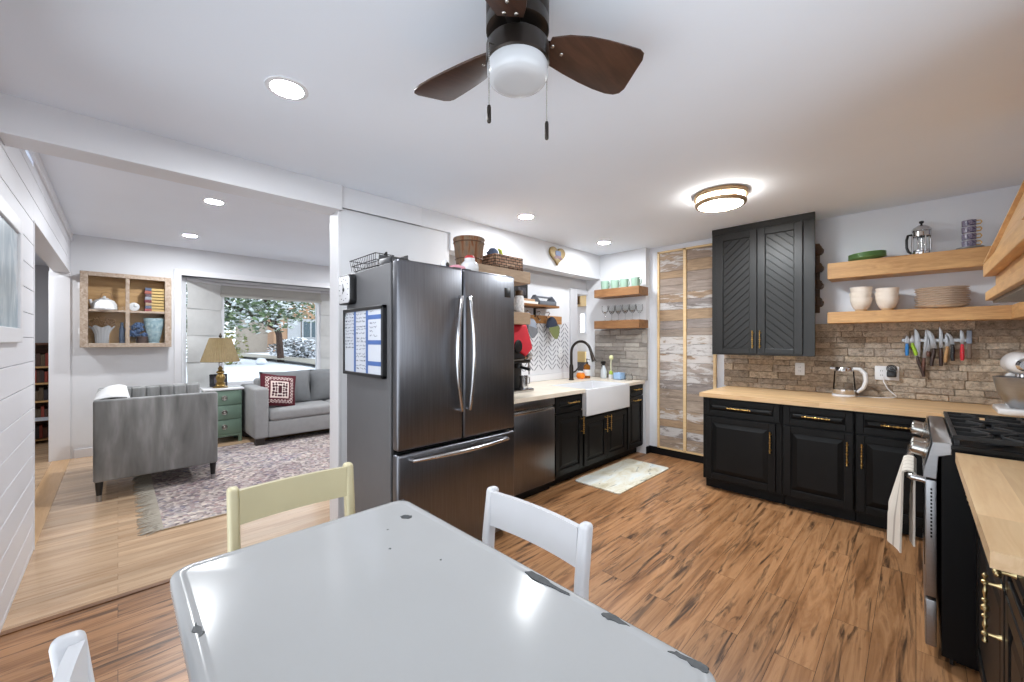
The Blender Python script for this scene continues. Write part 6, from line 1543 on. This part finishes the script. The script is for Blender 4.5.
for si, z in enumerate(SZ[::-1]):
    x = -0.635; k = 0
    while x > -0.90 and k < 7:
        w_ = rnd.uniform(0.028,0.045); h_ = rnd.uniform(0.13,0.185); c_ = bc_[rnd.randrange(6)]
        o = MB().box(x-w_,x-0.001,hy0+0.06,hy0+0.22,z+0.001,z+h_,0.003).build('book', pm('book_cloth', c_, 0.6), smooth=False)
        tag(o, f'dark book standing on the {names_[si]} of the hall bookcase', 'book', f'books on the {names_[si]} of the hall bookcase'); x -= w_; k += 1
# ------------------------------------------------------------------ things seen through the slit right of the tiles
t = thing('wall_crate', 'tan wooden crate on the living room wall seen through the slit above the faucet', 'crate', (5.1, 3.7, 1.9))
def R_(x): 
    tt = (x-CX)/F_PX; return (cos(TH)+tt*sin(TH))/(sin(TH)-tt*cos(TH))
m = MB(); m.box(5.00,5.195,3.58,3.74,1.90,1.92).box(5.00,5.195,3.58,3.74,2.06,2.08).box(5.00,5.195,3.58,3.60,1.92,2.06).box(5.00,5.195,3.72,3.74,1.92,2.06).box(5.17,5.195,3.60,3.72,1.92,2.06)
m.build('crate_box', pm('tan_wood',(196,166,120),0.6), t, smooth=False)
t = thing('window_glow_panel', 'narrow white glowing panel standing in for a window seen through the slit above the faucet', 'glowing panel', (5.18, 3.66, 1.50))  # added glowing panel in place of a bright window in that wall
MB().box(5.165,5.199,3.62,3.71,1.48,1.80,0.006).build('back_plate', TRIM, t, smooth=False)
MB().box(5.150,5.166,3.635,3.695,1.50,1.78,0.006).build('diffuser', emis('window_glow',(1,0.98,0.95),2.0), t)
t = thing('console_cabinet', 'dark console with a tan top seen through the slit behind the faucet', 'cabinet', (5.05, 3.7, 0))
MB().box(4.85,5.19,3.40,4.2,0.08,1.05,0.004).box(4.9,5.15,3.45,4.15,0,0.08).build('body', pm('charcoal_paint',(64,64,68),0.5), t, smooth=False)
MB().box(4.83,5.195,3.38,4.22,1.051,1.20,0.004).build('top', pm('tan_top',(192,166,112),0.5), t, smooth=False)
# ------------------------------------------------------------------ outdoors: snowy yard, tree, neighbour's house, shrubs
SNOW = pm('snow', (206,210,216), 0.9, var=0.03, nscale=1.5, bump=0.3, bscale=3)
def gz(y): return 0.12+0.026*y
m = MB()
def gnd(u, vv):
    x = -30+70*u; y = 7.9+62*vv*vv
    return (x, y, gz(min(y,30)) + 0.10*mnoise.noise(Vector((x*0.25,y*0.25,0))))
m.grid(gnd, 60, 40); tag(m.build('ground_snow', SNOW, base=(5,20,0)), kind='structure')
def slab(name, pts, w, m_, lift=0.13):
    mm = MB(); L=[];
    for i,(x,y) in enumerate(pts):
        a = pts[max(0,i-1)]; b2 = pts[min(len(pts)-1,i+1)]; dx,dy = b2[0]-a[0], b2[1]-a[1]; l_=math.hypot(dx,dy); nx,ny=-dy/l_,dx/l_
        L.append(((x-nx*w/2,y-ny*w/2),(x+nx*w/2,y+ny*w/2)))
    def fn(u,vv):
        i = u*(len(L)-1); k = min(int(i), len(L)-2); s = i-k
        p = [L[k][j][q]+(L[k+1][j][q]-L[k][j][q])*s for j in (0,1) for q in (0,1)]
        x = p[0]+(p[2]-p[0])*vv; y = p[1]+(p[3]-p[1])*vv
        return (x,y,gz(min(y,30))+lift)
    mm.grid(fn, 40, 3, thick=0.02); return tag(mm.build(name, m_), kind='structure')
slab('path_outside', [(3.4,22.5),(3.9,20.0),(4.6,17.5),(5.0,15.5),(5.1,13.5),(5.6,12.0),(6.6,10.8)], 1.0, pm('wet_path',(138,134,124),0.8,var=0.1))
# house
PEACH = pm('peach_stucco', (170,136,108), 0.9, var=0.04); HWHT = pm('house_white_siding', (168,170,172), 0.8, var=0.04)
t = thing('house', 'peach stucco house with snowy roof across the yard outside the bay window', 'house', (8.5, 25.5, 0.7))
hz = 0.6
MB(axes((0,24.0,0),(1,0,0),(0,0,1))).prism([(5.9,hz),(12.5,hz),(12.5,3.5),(9.2,4.7),(7.6,4.0),(5.9,3.25)], -5.0, 0.0).build('wall', PEACH, t, smooth=False)
MB().box(6.55,7.2,23.92,24.0,1.5,2.55).build('siding_panel', HWHT, t, smooth=False)
MB().box(6.6,8.9,23.90,24.0,1.35,1.5).box(6.6,8.9,23.9,24.0,2.5,2.58).build('window_trim', HWHT, t, smooth=False)
o = MB().box(7.25,8.15,23.86,24.0,1.5,2.5,0.01).build('window', HWHT, t, smooth=False)
MB().box(7.32,7.66,23.85,23.87,1.57,2.43).box(7.74,8.08,23.85,23.87,1.57,2.43).build('pane', pm('dark_pane',(60,78,86),0.1), o, smooth=False)
MB(axes((0,23.6,0),(1,0,0),(0,0,1))).prism([(5.4,3.15),(9.2,4.75),(13,3.4),(13,3.6),(9.2,5.0),(5.4,3.38)], -5.6, 0.0).build('roof', SNOW, t, smooth=False)
MB().box(4.3,5.7,24.4,24.6,0.6,2.9).build('porch_wall', pm('porch_taupe',(150,140,128),0.8), t, smooth=False)
# trees and shrubs from individual leaf cards
LEAF = NT('leaf_mix'); g = LEAF.n('ShaderNodeNewGeometry'); LEAF.col(LEAF.ramp(g.outputs['Random Per Island'],[(0.0,s2l((70,88,60))),(0.25,s2l((104,124,84))),(0.45,s2l((86,100,84))),(0.60,s2l((140,152,116))),(0.72,s2l((214,220,222))),(1.0,s2l((236,240,244)))])); LEAF.set(0.8)
LEAFY = NT('leaf_yellow'); g = LEAFY.n('ShaderNodeNewGeometry'); LEAFY.col(LEAFY.ramp(g.outputs['Random Per Island'],[(0.0,s2l((92,100,58))),(0.5,s2l((140,136,76))),(0.8,s2l((120,124,80))),(1.0,s2l((214,216,206)))])); LEAFY.set(0.8)
SHRB = NT('snow_shrub_leaf'); g = SHRB.n('ShaderNodeNewGeometry'); SHRB.col(SHRB.ramp(g.outputs['Random Per Island'],[(0.0,s2l((70,74,72))),(0.35,s2l((110,112,108))),(0.45,s2l((222,226,232))),(1.0,s2l((240,243,248)))])); SHRB.set(0.8)
BARKM = pm('tree_bark',(72,54,46),0.9,var=0.3,nscale=6)
def leaves(blobs, n, size, seed, flat=0.5):
    t_ = bmesh.new(); rnd = random.Random(seed)
    tot = sum(b_[3]*b_[4]*b_[5] for b_ in blobs)
    for (cx_,cy_,cz_,rx,ry,rz) in blobs:
        for i in range(int(n*rx*ry*rz/tot)):
            while True:
                p = Vector((rnd.uniform(-1,1),rnd.uniform(-1,1),rnd.uniform(-1,1)))
                if 0.25 < p.length < 1: break
            c0 = Vector((cx_+p.x*rx, cy_+p.y*ry, cz_+p.z*rz))
            a = rnd.uniform(0,2*pi); b2 = rnd.uniform(-1,1); s = size*rnd.uniform(0.5,1.2)
            d1 = Vector((cos(a),sin(a),b2*0.6)).normalized(); d2 = d1.cross(Vector((rnd.uniform(-1,1),rnd.uniform(-1,1),rnd.uniform(-1,1)))).normalized()
            t_.faces.new([t_.verts.new(q) for q in (c0-d1*s, c0-d2*s*0.5, c0+d1*s, c0+d2*s*0.5)])
    m = MB(); m._merge(t_); return m
def tree(name, label, cat, loc, blobs, n, size, seed, leafm, trunk=None):
    t = thing(name, label, cat, loc)
    leaves(blobs, n, size, seed).build('foliage', leafm, t, smooth=False)
    if trunk:
        mm = MB(); 
        for pts, rs in trunk: mm.tube(pts, rs, 8)
        mm.build('trunk', BARKM, t)
    return t
tx, ty = 3.55, 17.0; tg = gz(ty)
tree('tree', 'large green tree dusted with snow outside the bay window', 'tree', (tx,ty,tg),
  [(tx,ty,3.3,2.3,1.6,1.2),(tx-1.3,ty,2.7,1.3,1.2,1.0),(tx+1.5,ty,2.75,1.35,1.1,0.75),(tx+0.2,ty-0.4,2.2,1.3,1.0,0.6),(tx-1.6,ty,2.0,1.0,0.9,0.8)], 5200, 0.105, 3, LEAF.m,
  [([(tx+0.95,ty+0.3,tg-0.1),(tx+0.88,ty+0.3,1.6),(tx+0.5,ty+0.2,2.6),(tx+0.2,ty,3.6)],[0.13,0.11,0.09,0.04]), ([(tx+0.7,ty+0.3,1.9),(tx-0.6,ty,2.6),(tx-1.4,ty,3.0)],[0.09,0.07,0.03]), ([(tx+0.6,ty+0.3,2.1),(tx+1.5,ty,2.7)],[0.08,0.03])])
tree('shrub', 'yellow green bush under the big tree outside', 'shrub', (2.7,16.6,gz(16.6)), [(2.55,16.6,1.15,0.75,0.6,0.75),(1.6,16.8,1.3,0.7,0.6,0.9)], 1000, 0.075, 5, LEAFY.m)
tree('shrub', 'snow covered round bush in front of the peach house', 'shrub', (5.7,19.6,gz(19.6)), [(5.75,19.6,gz(19.6)+0.38,1.15,0.7,0.52)], 1300, 0.10, 6, SHRB.m)
tree('shrub', 'small snow topped bush at the right of the yard outside', 'shrub', (8.6,23.0,gz(23)), [(8.7,23.0,gz(23)+0.3,0.8,0.5,0.5)], 400, 0.09, 16, SHRB.m)
tree('tree', 'green hedge tree glimpsed past the left bay blind', 'tree', (-0.3,15.0,gz(15)), [(-0.3,15.0,2.4,1.1,1.0,1.6)], 1600, 0.10, 7, LEAF.m, [([(-0.3,15,gz(15)-0.1),(-0.3,15,2.5)],[0.12,0.06])])
for i in range(6):
    bx = -8+i*5.2; tree('tree', ('bare edged snowy tree far behind the yard','pale snowy tree far behind the yard, second from the left','snowy tree far behind the big tree','snowy tree far behind the peach house','snowy tree at the far right of the yard','snowy tree beyond the neighbour house at the far right')[i], 'tree', (bx,34,0.9), [(bx,34,3.0,2.4,1.5,2.2)], 900, 0.22, 30+i, LEAF.m, [([(bx,34,0.6),(bx,34,3.0)],[0.2,0.1])])
tag(MB().sphere((3.5,15.8,gz(15.8)+0.12),(0.17,0.15,0.12),jitter=0.3,seed=2).build('garden_rock', SNOW, base=(3.5,15.8,gz(15.8))), 'snow covered rock by the path outside', 'rock')
